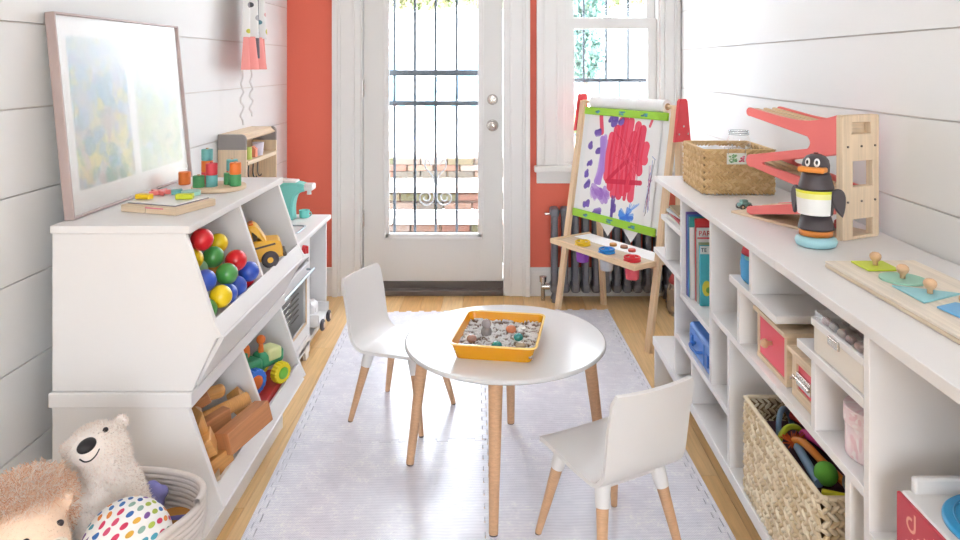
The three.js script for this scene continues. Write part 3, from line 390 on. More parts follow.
{ // wooden toy shelf with a grey rounded hood
  const t = thing('toy_shelf', 'wooden toy shop shelf with a grey rounded roof against the shiplap wall', 'toy shelf', [-1.105, 0.5535, -3.21]);
  const x0 = -1.164, x1 = -1.046, za = -3.42, zb = -3.0, y0 = 0.5535, yt = 0.99, gm = std(0x9b948f, 0.5);
  const hood = (z, m0) => { const s = new THREE.Shape(); s.moveTo(x0, 0.925); s.lineTo(x1, 0.925); s.lineTo(x1, 0.965); s.quadraticCurveTo(x1, yt, x1 - 0.025, yt); s.lineTo(x0, yt); s.closePath(); s.isShape = true; return at(ext(s, 0.012), 0, 0, z); };
  for (const z of [zb - 0.006, za + 0.006]) { wpart('side_panel', span(x0, x1, y0, 0.926, z - 0.006, z + 0.006, 0.001), M.ply, t); wpart('hood_panel', hood(z), gm, t); }
  wpart('roof_board', merge(span(x0, x1 - 0.022, yt - 0.012, yt, za + 0.012, zb - 0.012, 0.001), slab([x1 - 0.03, yt], [x1 - 0.004, yt - 0.022], 0.01, za + 0.012, zb - 0.012)), M.maple, t);
  wpart('shelf_board', span(x0, x1 + 0.004, 0.858, 0.876, za + 0.012, zb - 0.012, 0.002), M.maple, t); wpart('shelf_board', span(x0, x1, y0, y0 + 0.015, za + 0.012, zb - 0.012, 0.002), M.maple, t);
  wpart('back_board', span(x0, x0 + 0.008, y0, yt - 0.012, za + 0.012, zb - 0.012), M.ply, t);
  for (const z of [-3.09, -3.15, -3.21]) wpart('utensil_hook', tube([[x1 - 0.02, 0.858, z], [x1 - 0.02, 0.80, z], [x1 - 0.012, 0.785, z], [x1 - 0.004, 0.795, z]], 0.003, 16, 6), M.charcoal, t);
  single('toy_can', 'small lime green toy can on the wooden toy shelf', 'toy food', merge(cyl(0.019, 0.019, 0.05, 24), at(cyl(0.0195, 0.0195, 0.004, 24), 0, 0.024, 0), at(cyl(0.0195, 0.0195, 0.004, 24), 0, -0.024, 0)), std(0xc5d46a, 0.4), [-1.07, 0.9022, -3.085]);
  single('toy_carton', 'small orange toy carton between the can and the cup', 'toy food', merge(rb(0.03, 0.038, 0.03, 0.002), at(ext([[-0.014, 0], [0.014, 0], [0, 0.012]], 0.028, 0.001), 0, 0.018, 0)), std(0xe88a6a, 0.5), [-1.07, 0.8952, -3.16]);
  single('toy_cup', 'white toy cup with a purple rim on the wooden toy shelf', 'toy cup', merge(lathe([[0, 0.003], [0.017, 0.003], [0.023, 0.058], [0.0255, 0.058], [0.02, 0.001], [0.018, 0], [0, 0]], 28)), std(0xe9e3f0, 0.4), [-1.07, 0.8765, -3.225]);
}
{ // pinafore apron on the wall
  const a = thing('apron', 'child apron with dotted white top and salmon skirt hanging on the shiplap wall', 'apron', [-1.118, 1.26, -3.21]);
  const cloth = (w0, w1, h, folds, depth, mat, y0) => { const nx = 40, ny = 14, g = new THREE.PlaneGeometry(1, 1, nx, ny), p = g.attributes.position; for (let i = 0; i < p.count; i++) { const u = p.getX(i) + 0.5, v = p.getY(i) + 0.5, w = w1 + (w0 - w1) * v, k = 1 - 0.6 * v; p.setXYZ(i, Math.sin(u * Math.PI * folds) * depth * k + depth * 1.2, y0 + v * h, -(u - 0.5) * w); } g.computeVertexNormals(); return g; };
  const dots = canvasTex(256, 256, (c, w, h) => { const q = mulberry(3); c.fillStyle = '#f6f4f1'; c.fillRect(0, 0, w, h); for (const [x, y, r, f] of [[40, 60, 18, '#9b9aa0'], [70, 150, 15, '#6f98a2'], [120, 210, 20, '#d8cf4a'], [160, 50, 16, '#3f4148'], [200, 130, 18, '#b5b2b5'], [110, 100, 13, '#e9b4b4'], [220, 220, 16, '#8d8c93'], [30, 220, 14, '#cfc84e']]) { c.fillStyle = f; c.beginPath(); c.arc(x, y, r, 0, 7); c.fill(); } });
  dots.wrapS = dots.wrapT = THREE.RepeatWrapping; dots.repeat.set(1.6, 2.2);
  const cm = (o) => new THREE.MeshStandardMaterial({ roughness: 0.9, side: THREE.DoubleSide, ...o });
  part('bodice', cloth(0.20, 0.29, 0.40, 5, 0.026, null, 0.14), cm({ map: dots }), a); part('skirt', cloth(0.275, 0.34, 0.145, 6, 0.03, null, 0.0), cm({ color: 0xf4a099 }), a);
  part('grey_sash', cloth(0.05, 0.07, 0.30, 2, 0.02, null, 0.05).translate(0.016, 0, -0.02), cm({ color: 0x77757c }), a);
  for (const [z, h] of [[0.085, 0.24], [-0.03, 0.21]]) part('ribbon_tie', tube(Array.from({ length: 13 }, (_, i) => [0.012 + 0.005 * Math.sin(i * 1.7), -i * h / 12, z + 0.009 * Math.sin(i * 2.1)]), 0.0045, 40, 5), cm({ color: 0xeae6e3 }), a);
  part('wall_hook', merge(at(cyl(0.008, 0.008, 0.07, 12), -0.03, 0.545, 0, 0, 0, Math.PI / 2), at(sph(0.012, 16, 12), 0.008, 0.548, 0)), M.nickel, a); part('neck_loop', tube([[0, 0.548, 0], [0.012, 0.54, 0.04], [0.016, 0.50, 0.045], [0.016, 0.50, -0.045], [0.012, 0.54, -0.04]], 0.004, 30, 6, true), cm({ color: 0xf0eeec }), a);
}
// ---------------------------------------------------------------- long white cubby shelf on the right
const SX0 = 0.625, SX1 = 1.008, SY = 0.842;
{
  const board = (u, d0, d1, y, t = 0.018, x0 = SX0) => wpart('shelf_board', span(x0, SX1 - 0.002, y - t, y, -d1, -d0, 0.0015), M.white, u);
  const up = (u, d, y0, y1, t = 0.018) => wpart('upright', span(SX0 + 0.0005, SX1 - 0.003, y0, y1, -d - t / 2, -d + t / 2, 0.0015), M.white, u);
  const far = thing('cubby_shelf', 'white staggered cubby shelf nearer the easel, with books and a blue case', 'shelf', [0.82, 0, -2.2]);
  wpart('top_board', span(SX0 - 0.003, SX1, SY - 0.02, SY, -2.85, -1.6155, 0.002), M.white, far); wpart('bottom_board', span(SX0 - 0.002, SX1, 0.162, 0.195, -2.885, -1.6155, 0.002), M.white, far);
  board(far, 2.461, 2.744, 0.713); board(far, 2.461, 2.872, 0.556); board(far, 2.122, 2.461, 0.505); board(far, 1.957, 2.543, 0.345); board(far, 1.6155, 2.104, 0.56); board(far, 1.6155, 1.94, 0.716);
  up(far, 2.679, 0.556, 0.695); up(far, 2.452, 0.505, 0.822); up(far, 2.534, 0.195, 0.538); up(far, 2.314, 0.195, 0.327); up(far, 2.113, 0.345, 0.822); up(far, 1.948, 0.195, 0.542); up(far, 1.779, 0.716, 0.822); up(far, 1.867, 0.56, 0.698);
  wpart('support_panel', span(SX0 + 0.001, SX1 - 0.01, 0, 0.1625, -2.866, -2.85, 0.0015), M.white, far); wpart('support_panel', span(SX0 + 0.05, SX1 - 0.01, 0, 0.1625, -1.64, -1.622, 0.0015), M.white, far);
  const near = thing('cubby_shelf', 'white staggered cubby shelf nearest the camera, with the record player', 'shelf', [0.82, 0, -1.1]);
  wpart('top_board', span(SX0 - 0.003, SX1, SY - 0.02, SY + 0.0015, -1.6145, -0.55, 0.002), M.white, near); wpart('bottom_board', span(SX0 - 0.002, SX1, 0.162, 0.195, -1.6145, -0.55, 0.002), M.white, near);
  board(near, 1.229, 1.6145, 0.56); board(near, 1.229, 1.502, 0.711); board(near, 0.568, 1.211, 0.495);
  up(near, 1.426, 0.56, 0.693); up(near, 1.22, 0.195, 0.822); up(near, 1.286, 0.195, 0.542); up(near, 0.559, 0.195, 0.822);
  wpart('support_panel', span(SX0 + 0.05, SX1 - 0.01, 0, 0.1625, -1.608, -1.59, 0.0015), M.white, near); wpart('support_panel', span(SX0 + 0.05, SX1 - 0.01, 0, 0.1625, -0.57, -0.552, 0.0015), M.white, near);
}
const shadeLiner = std(0x8f744f, 0.9);  // inner walls added behind the strands, dark to stand for shade in the gaps
// braided basket: slanted strands row by row round a thin liner
function basket(name, label, p, w, dep, h, tones, sl, sh, ry = 0, slot = false) {
  const b = thing(name, label, 'basket', p, ry); const q = mulberry(p[0] * 1000 | 0), groups = tones.map(() => []), g0 = flat(new THREE.SphereGeometry(0.5, 6, 5));
  const wall = (len, place2, isSlot) => { const rows = Math.round(h / (sh * 0.92)), cols = Math.round(len / (sl * 0.46));
    for (let r = 0; r < rows; r++) for (let c = 0; c < cols; c++) { const u = (c + 0.5 + (r % 2) * 0.25 - 0.125) / cols - 0.5, y = (r + 0.5) / rows * h; if (isSlot && Math.abs(u) < 0.3 && y > h * 0.72 && y < h * 0.93) continue;
      const g = g0.clone(); g.scale(sl * (0.9 + q() * 0.2), sh * (0.68 + q() * 0.18), sh * 0.95); g.rotateZ((r % 2 ? 1 : -1) * (0.62 + q() * 0.16)); g.translate(u * len, y, (q() - 0.5) * sh * 0.25); place2(g); groups[Math.floor(q() * tones.length)].push(g); } };
  wall(w, (g) => g.translate(0, 0, dep / 2)); wall(w, (g) => g.translate(0, 0, -dep / 2), slot); wall(dep, (g) => { g.rotateY(Math.PI / 2); g.translate(w / 2, 0, 0); }); wall(dep, (g) => { g.rotateY(Math.PI / 2); g.translate(-w / 2, 0, 0); });
  groups.forEach((gs, i) => { const m = part('woven_strands', mergeGeometries(gs), tones[i], b); m.userData.kind = 'stuff'; });
  const t = 0.004, y1 = slot ? h * 0.7 : h - 0.004; part('shade_liner', merge(span(-w / 2, w / 2, 0.002, h - 0.004, dep / 2 - t, dep / 2), span(-w / 2, w / 2, 0.002, y1, -dep / 2, -dep / 2 + t), span(w / 2 - t, w / 2, 0.002, h - 0.004, -dep / 2, dep / 2), span(-w / 2, -w / 2 + t, 0.002, h - 0.004, -dep / 2, dep / 2), span(-w / 2, w / 2, 0, 0.006, -dep / 2, dep / 2)), shadeLiner, b);
  const cr = 0.012, X = w / 2, Z = dep / 2; part('rim', merge(bar([-X, h, -Z + cr], [-X, h, Z - cr], sh * 0.34), bar([X, h, -Z + cr], [X, h, Z - cr], sh * 0.34), bar([-X + cr, h, -Z], [X - cr, h, -Z], sh * 0.34), bar([-X + cr, h, Z], [X - cr, h, Z], sh * 0.34), [[-1, -1], [1, -1], [1, 1], [-1, 1]].map(([a, c]) => tube([[a * X, h, c * (Z - cr)], [a * (X - cr * 0.25), h, c * (Z - cr * 0.25)], [a * (X - cr), h, c * Z]], sh * 0.34, 8, 12))), tones[1], b); return b;
}
const wick = (cs) => cs.map((c) => std(c, 0.75, { bumpMap: grain, bumpScale: 0.001 }));
{ // basket on the shelf top with a jar
  basket('wicker_basket', 'tan wicker basket on the shelf top holding a glass jar', [0.818, SY + 0.004, -2.565], 0.235, 0.275, 0.146, wick([0xd0aa76, 0xdab784, 0xe2c292, 0xd4af7c]), 0.029, 0.0135, -0.02, true);
  const j = thing('glass_jar', 'clear glass jar standing in the basket on the shelf top', 'jar', [0.846, SY + 0.068, -2.52]);
  part('jar_glass', lathe([[0, 0.004], [0.036, 0.004], [0.038, 0.012], [0.038, 0.105], [0.031, 0.122], [0.0305, 0.142], [0.0335, 0.142], [0.0335, 0.123], [0.0405, 0.106], [0.0405, 0.008], [0.036, 0], [0, 0]], 40), new THREE.MeshPhysicalMaterial({ color: 0xffffff, roughness: 0.03, transmission: 1, thickness: 0, ior: 1.45 }), j);
  part('screw_ring', merge([0.128, 0.134, 0.14].map((y) => at(new THREE.TorusGeometry(0.0335, 0.0014, 6, 36), 0, y, 0, Math.PI / 2))), new THREE.MeshPhysicalMaterial({ color: 0xdfe6e8, roughness: 0.1, transmission: 0.8, thickness: 0 }), j);
  const fill = thing('craft_box', 'white craft box and papers inside the wicker basket on the shelf top', 'craft supplies', [0.80, SY + 0.012, -2.61]);
  part('paper_stack', merge(at(rb(0.15, 0.112, 0.1, 0.004), -0.005, 0.056, -0.02, 0, 0.1), at(rb(0.09, 0.004, 0.07, 0.001, 1), -0.03, 0.12, 0.02, 0.2, 0.3, 0.08)), std(0xf2f1ee, 0.7), fill); part('loose_shreds', merge(Array.from({ length: 26 }, () => at(rb(0.025, 0.002, 0.005, 0.0008, 1), rr(0.03, 0.11), 0.118 + rr(0, 0.012), rr(-0.03, 0.06), rr(-1, 1), rr(0, 3), rr(-0.6, 0.6)))), std(0xe6e6e4, 0.6), fill).userData.kind = 'stuff';
  const tagT = canvasTex(128, 96, (c, w, h) => { c.fillStyle = '#e9ece4'; c.fillRect(0, 0, w, h); const q = mulberry(9); for (let i = 0; i < 40; i++) { c.fillStyle = ['#7fae72', '#5f9a6a', '#a8c49a'][i % 3]; c.beginPath(); c.ellipse(12 + q() * 50, 14 + q() * 70, 8, 5, q() * 3, 0, 7); c.fill(); } for (let i = 0; i < 14; i++) { c.fillStyle = ['#d94a6b', '#e58aa0', '#b93a58'][i % 3]; c.beginPath(); c.arc(84 + q() * 30, 26 + q() * 48, 7, 0, 7); c.fill(); } });
  const tg = thing('basket_tag', 'white picture tag with green leaves and pink flowers on the wicker basket', 'tag', [0.803, SY + 0.124, -2.4125]); part('tag_card', rb(0.066, 0.038, 0.002, 0.0008, 1), std(0xeeeeea, 0.5), tg); part('tag_print', at(new THREE.PlaneGeometry(0.064, 0.036), 0, 0, 0.0012), new THREE.MeshStandardMaterial({ map: tagT, roughness: 0.5 }), tg); part('tag_clip', tube([[-0.028, 0.014, 0.001], [-0.028, 0.032, 0.002], [0.028, 0.032, 0.002], [0.028, 0.014, 0.001]], 0.0012, 30, 6), M.nickel, tg);
}
{ // zig-zag car ramp: local x runs along the toy away from the post, z across it
  const t = thing('car_ramp', 'coral and wood zigzag toy car ramp beside the penguin', 'toy ramp', [0.851, SY + 0.0005, -1.807], 115.5 * R), W = 0.128;
  const post = part('post', at(ext(roundRect(W + 0.006, 0.312, 0.006, 0, 0.156), 0.02, 0.0015, [[[-0.036, 0.264], [0.034, 0.264], [0.034, 0.293], [-0.036, 0.293]].map(([a, b]) => [a, b]), [[-0.042, 0.132], [0.03, 0.132], [0.03, 0.196], [-0.042, 0.196]], [[-0.042, 0.008], [0.03, 0.008], [0.03, 0.05], [-0.042, 0.05]]]), 0, 0, 0, 0, Math.PI / 2), M.ply, t, [-0.012, 0, W / 2]);
  for (const [y, z] of [[0.233, -0.05], [0.233, 0], [0.233, 0.05], [0.095, -0.05], [0.095, 0], [0.095, 0.05], [0.233, 0]]) part('screw', at(cyl(0.0028, 0.0028, 0.003, 10), -0.011, y, z, 0, 0, Math.PI / 2), std(0x6d5f55, 0.6), post);
  const sd = new THREE.Shape(); sd.moveTo(0, 0.311); sd.quadraticCurveTo(0.06, 0.292, 0.10, 0.291); sd.quadraticCurveTo(0.15, 0.291, 0.2, 0.300); sd.lineTo(0.285, 0.314); sd.absarc(0.292, 0.303, 0.0125, 1.3, -1.75, true); sd.lineTo(0.09, 0.25); sd.quadraticCurveTo(0.072, 0.235, 0.09, 0.218); sd.lineTo(0.285, 0.181); sd.absarc(0.288, 0.163, 0.018, 1.5, -1.9, true); sd.lineTo(0.117, 0.113); sd.lineTo(0, 0.088); sd.lineTo(0, 0.116); sd.lineTo(0.12, 0.142); sd.lineTo(0.235, 0.156); sd.quadraticCurveTo(0.252, 0.161, 0.235, 0.166); sd.lineTo(0, 0.212); sd.closePath();
  const sd2 = shape([[0.0, 0.062], [0.127, 0.039], [0.29, 0.008], [0.302, 0.012], [0.304, 0.026], [0.296, 0.031], [0.132, 0.066], [0.0, 0.094]]);
  part('chute_wall', span(-0.001, 0.008, 0.25, 0.3, 0.011, W - 0.011), M.ply, t);
  for (const z of [0.005, W - 0.005]) { part('side_plate', at(ext(sd.clone(), 0.01), 0, 0, z), M.coralRed, t); part('side_plate', at(ext(sd2.clone(), 0.01), 0, 0, z), M.coralRed, t); }
  const ramp = (a, b) => { const m = part('ramp_board', beam([a[0], a[1], W / 2], [b[0], b[1], W / 2], 0.008, W - 0.021, 0.001), M.maple, t); for (const z of [0.03, W / 2, W - 0.03]) part('track_rail', beam([a[0], a[1] + 0.007, z], [b[0], b[1] + 0.007, z], 0.008, 0.012, 0.001), M.pale, m); };
  ramp([0.295, 0.302], [0.045, 0.262]); ramp([0.002, 0.22], [0.255, 0.172]); ramp([0.285, 0.152], [0.045, 0.106]); ramp([0.002, 0.078], [0.30, 0.018]);
  part('base_plate', span(-0.016, 0.36, 0, 0.007, -0.004, W + 0.004, 0.001), M.ply, t);
  const car = (label, p, ry, body) => { const c = thing('toy_car', label, 'toy car', p, ry); part('car_body', merge(at(rb(0.042, 0.012, 0.02, 0.004, 3), 0, 0.013, 0), at(rb(0.022, 0.011, 0.017, 0.004, 3), -0.002, 0.023, 0)), body, c); for (const x of [-0.013, 0.013]) for (const z of [-0.011, 0.011]) { const w = part('wheel', at(cyl(0.0075, 0.0075, 0.006, 20), 0, 0, 0, Math.PI / 2), M.charcoal, c, [x, 0.0078, z]); part('hub', at(cyl(0.004, 0.004, 0.0066, 12), 0, 0, 0, Math.PI / 2), M.maple, w); } return c; };
  car('small grey green toy car at the shelf edge by the ramp', [0.752, SY + 0.0005, -2.19], 0.25, std(0x7fa39b, 0.4));
  car('small red toy car in the opening of the ramp post', [0.888, SY + 0.0085, -1.872], 0.9, std(0xd2544f, 0.4));
}
{ // stacking penguin
  const p = thing('toy_penguin', 'wooden stacking penguin in black, yellow and white on a pale blue base', 'toy', [0.773, SY + 0.0005, -1.745], -0.72), dk = std(0x4b4244, 0.5);
  part('base_ring', lathe([[0, 0.026], [0.036, 0.026], [0.046, 0.02], [0.0485, 0.012], [0.045, 0.003], [0.038, 0], [0, 0]], 40), std(0xa9d7de, 0.4), p);
  part('orange_disc', lathe([[0, 0.041], [0.037, 0.041], [0.0385, 0.039], [0.0385, 0.027], [0, 0.026]], 40), std(0xe58a3c, 0.45), p);
  part('lower_body_ring', lathe([[0, 0.077], [0.033, 0.077], [0.041, 0.046], [0.041, 0.042], [0, 0.041]], 40), dk, p);
  const belly = part('belly_ring', lathe([[0, 0.138], [0.040, 0.138], [0.043, 0.132], [0.038, 0.078], [0, 0.077]], 40), dk, p);
  const front = (y0, y1, mat) => { const g = new THREE.CylinderGeometry(0.0405 + (y1 - 0.078) * 0.068 + 0.0012, 0.0405 + (y0 - 0.078) * 0.068 + 0.0012, y1 - y0, 40, 1, true, -1.15, 2.3); g.translate(0, (y0 + y1) / 2, 0); part('breast_panel', g, mat, belly); };
  const ds = (c) => std(c, 0.5, { side: THREE.DoubleSide }); front(0.079, 0.118, ds(0xf6f4ef)); front(0.118, 0.131, ds(0xf1ee9a)); front(0.131, 0.1375, ds(0xe0dd3a));
  for (const s of [-1, 1]) part('wing', at(ext((() => { const w = new THREE.Shape(); w.moveTo(0, 0.142); w.quadraticCurveTo(0.018, 0.142, 0.019, 0.12); w.quadraticCurveTo(0.016, 0.092, 0.004, 0.073); w.quadraticCurveTo(-0.014, 0.095, -0.017, 0.12); w.quadraticCurveTo(-0.016, 0.142, 0, 0.142); return w; })(), 0.011, 0.003), 0, -0.108, 0), dk, p, [s * 0.05, 0.108, -0.004], [0, s * 0.75, s * 0.16]);
  part('chest_ring', lathe([[0, 0.178], [0.030, 0.178], [0.033, 0.172], [0.041, 0.142], [0.04, 0.138], [0, 0.138]], 40), dk, p);
  const head = part('head', lathe([[0, 0.222], [0.012, 0.2215], [0.022, 0.217], [0.029, 0.208], [0.0315, 0.196], [0.031, 0.18], [0.029, 0.178], [0, 0.178]], 40), dk, p);
  part('beak', at(rb(0.062, 0.013, 0.034, 0.005, 3), 0, 0.187, 0.026), std(0xe8913f, 0.45), p);
  for (const s of [-1, 1]) { const e = part('eye', at(sph(0.0085, 18, 12).scale(0.8, 1.25, 0.3), 0, 0, 0), M.white, head, [s * 0.0105, 0.204, 0.0272]); e.rotation.set(-0.25, s * 0.3, 0); part('pupil', at(sph(0.0042, 14, 10).scale(0.8, 1.2, 0.4), 0, 0, 0.002), M.black, e); }
  part('top_knob', at(cyl(0.005, 0.006, 0.006, 16), 0, 0.2225, 0), std(0x7b3f35, 0.5), p);
}
{ // knobbed shape puzzle
  const p = thing('shape_puzzle', 'pale wooden peg puzzle board with pastel shapes at the near end of the shelf', 'puzzle', [0.812, SY + 0.002, -1.305], 0.03);
  part('board_layer', rb(0.196, 0.0075, 0.5, 0.002), std(0xeedcc4, 0.5, { map: grain }), p, [0, 0.004, 0]); part('board_layer', rb(0.196, 0.006, 0.5, 0.002), std(0xfaf0e2, 0.5, { map: grain }), p, [0, 0.0112, 0]);
  const knob = lathe([[0, 0.034], [0.008, 0.033], [0.0135, 0.028], [0.0145, 0.022], [0.012, 0.015], [0.0065, 0.009], [0.006, 0], [0, 0]], 28);
  const knobM = wood(0xdcb48e, 0.5), piece = (label, geo, col, x, z) => { const s = thing('puzzle_shape', label, 'puzzle piece', [0.808 + x, SY + 0.0168, -1.305 + z], 0.03, 'knobbed shapes in the peg puzzle'); part('shape_plate', at(geo, 0, 0.0018, 0, -Math.PI / 2), std(col, 0.45), s); part('knob', knob, knobM, s, [0, 0.0035, 0]).scale.setScalar(0.8); };
  piece('lime green square knobbed piece at the far end of the peg puzzle', ext([[-0.034, -0.034], [0.034, -0.034], [0.034, 0.034], [-0.034, 0.034]], 0.0035, 0.0008), 0xc3d036, -0.018, -0.198);
  piece('mint green round knobbed piece between the square and the triangle', cyl(0.042, 0.042, 0.0035, 48).rotateX(Math.PI / 2), 0x9ccdb7, -0.013, -0.106);
  piece('pale turquoise triangle knobbed piece in the peg puzzle', ext([[-0.046, -0.046], [0.05, 0], [-0.046, 0.052]].map(([x, y]) => [x + 0.006, y]), 0.0035, 0.0008), 0x9ad3da, -0.016, -0.012);
  piece('blue pentagon knobbed piece nearest the camera in the peg puzzle', ext([0, 1, 2, 3, 4].map((k) => [0.043 * Math.cos(k * 1.2566 + 0.1), 0.043 * Math.sin(k * 1.2566 + 0.1)]), 0.0035, 0.0008), 0x6fb2df, -0.008, 0.078);
}
{ // boxes in the cubbies
  const lock = (label, z0, z1, y1, x1, kind) => { const b = thing('lock_box', label, 'wooden box', [0.645, 0.5605, -(z0 + z1) / 2]), L = z1 - z0, h = y1 - 0.5605, D = x1 - 0.645;   // front faces -x
    part('box_body', merge(span(0, D, 0, 0.012, -L / 2, L / 2, 0.001), span(0.0005, D, 0.01, h - 0.01, -L / 2, -L / 2 + 0.012, 0.001), span(0.0005, D, 0.01, h - 0.01, L / 2 - 0.012, L / 2, 0.001), span(D - 0.01, D - 0.0005, 0.01, h - 0.01, -L / 2 + 0.01, L / 2 - 0.01)), M.ply, b);
    part('box_lid', span(-0.008, D + 0.002, h - 0.011, h, -L / 2 - 0.007, L / 2 + 0.007, 0.002), M.maple, b);
    const d = part('red_door', span(0.002, 0.012, 0.014, h - 0.014, -L / 2 + 0.014, L / 2 - 0.014, 0.0015), std(0xe5485b, 0.4), b);
    if (kind === 'knob') part('knob', at(lathe([[0, 0.026], [0.007, 0.025], [0.011, 0.019], [0.0105, 0.013], [0.005, 0.008], [0.005, 0], [0, 0]], 24), 0, h * 0.52, 0, 0, 0, Math.PI / 2), M.beech, d, [0.002, 0, 0.0]);
    else { part('frame_strip', merge(span(-0.002, 0.008, 0.012, h - 0.012, -L / 2 + 0.012, -L / 2 + 0.03, 0.001), span(-0.002, 0.008, 0.012, h - 0.012, L / 2 - 0.03, L / 2 - 0.012, 0.001), span(-0.002, 0.008, 0.012, 0.026, -L / 2 + 0.03, L / 2 - 0.03, 0.001), span(-0.002, 0.008, h - 0.026, h - 0.012, -L / 2 + 0.03, L / 2 - 0.03, 0.001)), M.ply, b); const l = part('latch_plate', span(-0.004, 0.002, h * 0.35, h * 0.6, -0.034, 0.034, 0.001), M.nickel, d); part('latch_bolt', merge(bar([-0.007, h * 0.48, -0.042], [-0.007, h * 0.48, 0.036], 0.0035), bar([-0.018, h * 0.48, -0.03], [-0.005, h * 0.48, -0.03], 0.003)), M.nickel, l); }
    return b; };
  lock('wooden lock box with a red door and round wooden knob', 1.606, 1.785, 0.684, 0.86, 'knob'); lock('wooden lock box with a red panel and silver slide latch', 1.444, 1.575, 0.666, 0.83, 'latch');
  const c = thing('bead_case', 'cream box with a clear lid showing rows of beads, on the near cubby shelf', 'craft box', [0.63, 0.7115, -1.335]);
  part('case_body', merge(span(0, 0.2, 0, 0.055, -0.098, 0.098, 0.003)), std(0xf0e8dc, 0.5), c); part('lid_rim', merge(span(-0.004, 0.204, 0.052, 0.066, -0.102, -0.092, 0.002), span(-0.004, 0.204, 0.052, 0.066, 0.092, 0.102, 0.002), span(-0.004, 0.006, 0.052, 0.066, -0.093, 0.093, 0.002), span(0.194, 0.204, 0.052, 0.066, -0.093, 0.093, 0.002)), M.white, c);
  part('clear_lid', merge(span(0.002, 0.198, 0.080, 0.082, -0.096, 0.096), span(0.002, 0.004, 0.066, 0.081, -0.096, 0.096), span(0.196, 0.198, 0.066, 0.081, -0.096, 0.096), span(0.002, 0.198, 0.066, 0.081, 0.094, 0.096), span(0.002, 0.198, 0.066, 0.081, -0.096, -0.094)), new THREE.MeshPhysicalMaterial({ color: 0xffffff, roughness: 0.05, transmission: 1, thickness: 0 }), c);
  part('clasp', span(-0.009, -0.003, 0.044, 0.06, -0.02, 0.02, 0.002), M.nickel, c);
  for (let i = 0; i < 5; i++) for (let k = 0; k < 6; k++) part('bead', sph(0.0095, 16, 12), std([0xb9938a, 0x9c8a84, 0xcbb5a8, 0xa98f96][(i + k) % 4], 0.3), c, [0.018 + i * 0.04, 0.0645, -0.08 + k * 0.032]);
  const dots = canvasTex(128, 128, (x, w, h) => { const q = mulberry(21); x.fillStyle = '#f7e3e6'; x.fillRect(0, 0, w, h); for (let i = 0; i < 90; i++) { x.fillStyle = ['#f1d0d7', '#fcf1f2', '#f4d9de'][i % 3]; x.beginPath(); x.ellipse(q() * w, q() * h, 7, 3.5, q() * 3, 0, 7); x.fill(); } }); dots.wrapS = dots.wrapT = THREE.RepeatWrapping; dots.repeat.set(3, 1);
  const pm = new THREE.MeshStandardMaterial({ map: dots, roughness: 0.6 }); const pk = thing('round_box', 'pale pink patterned round box in the cubby under the bead case', 'box', [0.702, 0.561, -1.325]); part('box_wall', lathe([[0, 0], [0.055, 0], [0.056, 0.002], [0.056, 0.07], [0, 0.07]], 40), pm, pk); part('box_lid', lathe([[0, 0.09], [0.056, 0.09], [0.0585, 0.088], [0.0585, 0.06], [0.0565, 0.06]], 40), pm, pk);
  const k = thing('plastic_case', 'blue plastic carry case with two latches in the far cubby', 'case', [0.634, 0.3455, -2.252]), bl = std(0x3f7ac9, 0.4);
  part('case_shell', merge(span(0, 0.05, 0, 0.092, -0.125, 0.125, 0.012), span(0.051, 0.1, 0, 0.092, -0.125, 0.125, 0.012)), bl, k); for (const z of [-0.085, 0.085]) part('latch', span(-0.006, 0.002, 0.025, 0.062, z - 0.014, z + 0.014, 0.003), std(0x2f66b6, 0.4), k); part('carry_handle', tube([[-0.002, 0.05, -0.04], [-0.02, 0.05, -0.035], [-0.02, 0.05, 0.035], [-0.002, 0.05, 0.04]], 0.005, 24, 8), std(0x2f66b6, 0.4), k); part('case_ridge', span(-0.0025, 0.002, 0.012, 0.08, -0.05, 0.05, 0.002), bl, k);
  const bg = thing('toy_bag', 'blue fabric pouch with yellow dots and a red top in the upper cubby', 'bag', [0.682, 0.717, -1.862]); const dt = canvasTex(128, 128, (x, w, h) => { const q = mulberry(8); x.fillStyle = '#4f9fd0'; x.fillRect(0, 0, w, h); for (let i = 0; i < 34; i++) { x.fillStyle = i % 3 ? '#d5d35a' : '#7fc4c0'; x.beginPath(); x.arc(q() * w, q() * h, 5, 0, 7); x.fill(); } });
  part('pouch', at(lathe([[0, 0], [0.04, 0], [0.048, 0.012], [0.05, 0.045], [0.046, 0.075], [0, 0.075]], 32).scale(1, 1, 1.15), 0, 0, 0), new THREE.MeshStandardMaterial({ map: dt, roughness: 0.8 }), bg); part('red_top', at(lathe([[0, 0.1], [0.03, 0.1], [0.042, 0.092], [0.047, 0.074], [0, 0.07]], 32).scale(1, 1, 1.15), 0, 0, 0), std(0xcf3344, 0.7), bg);
}
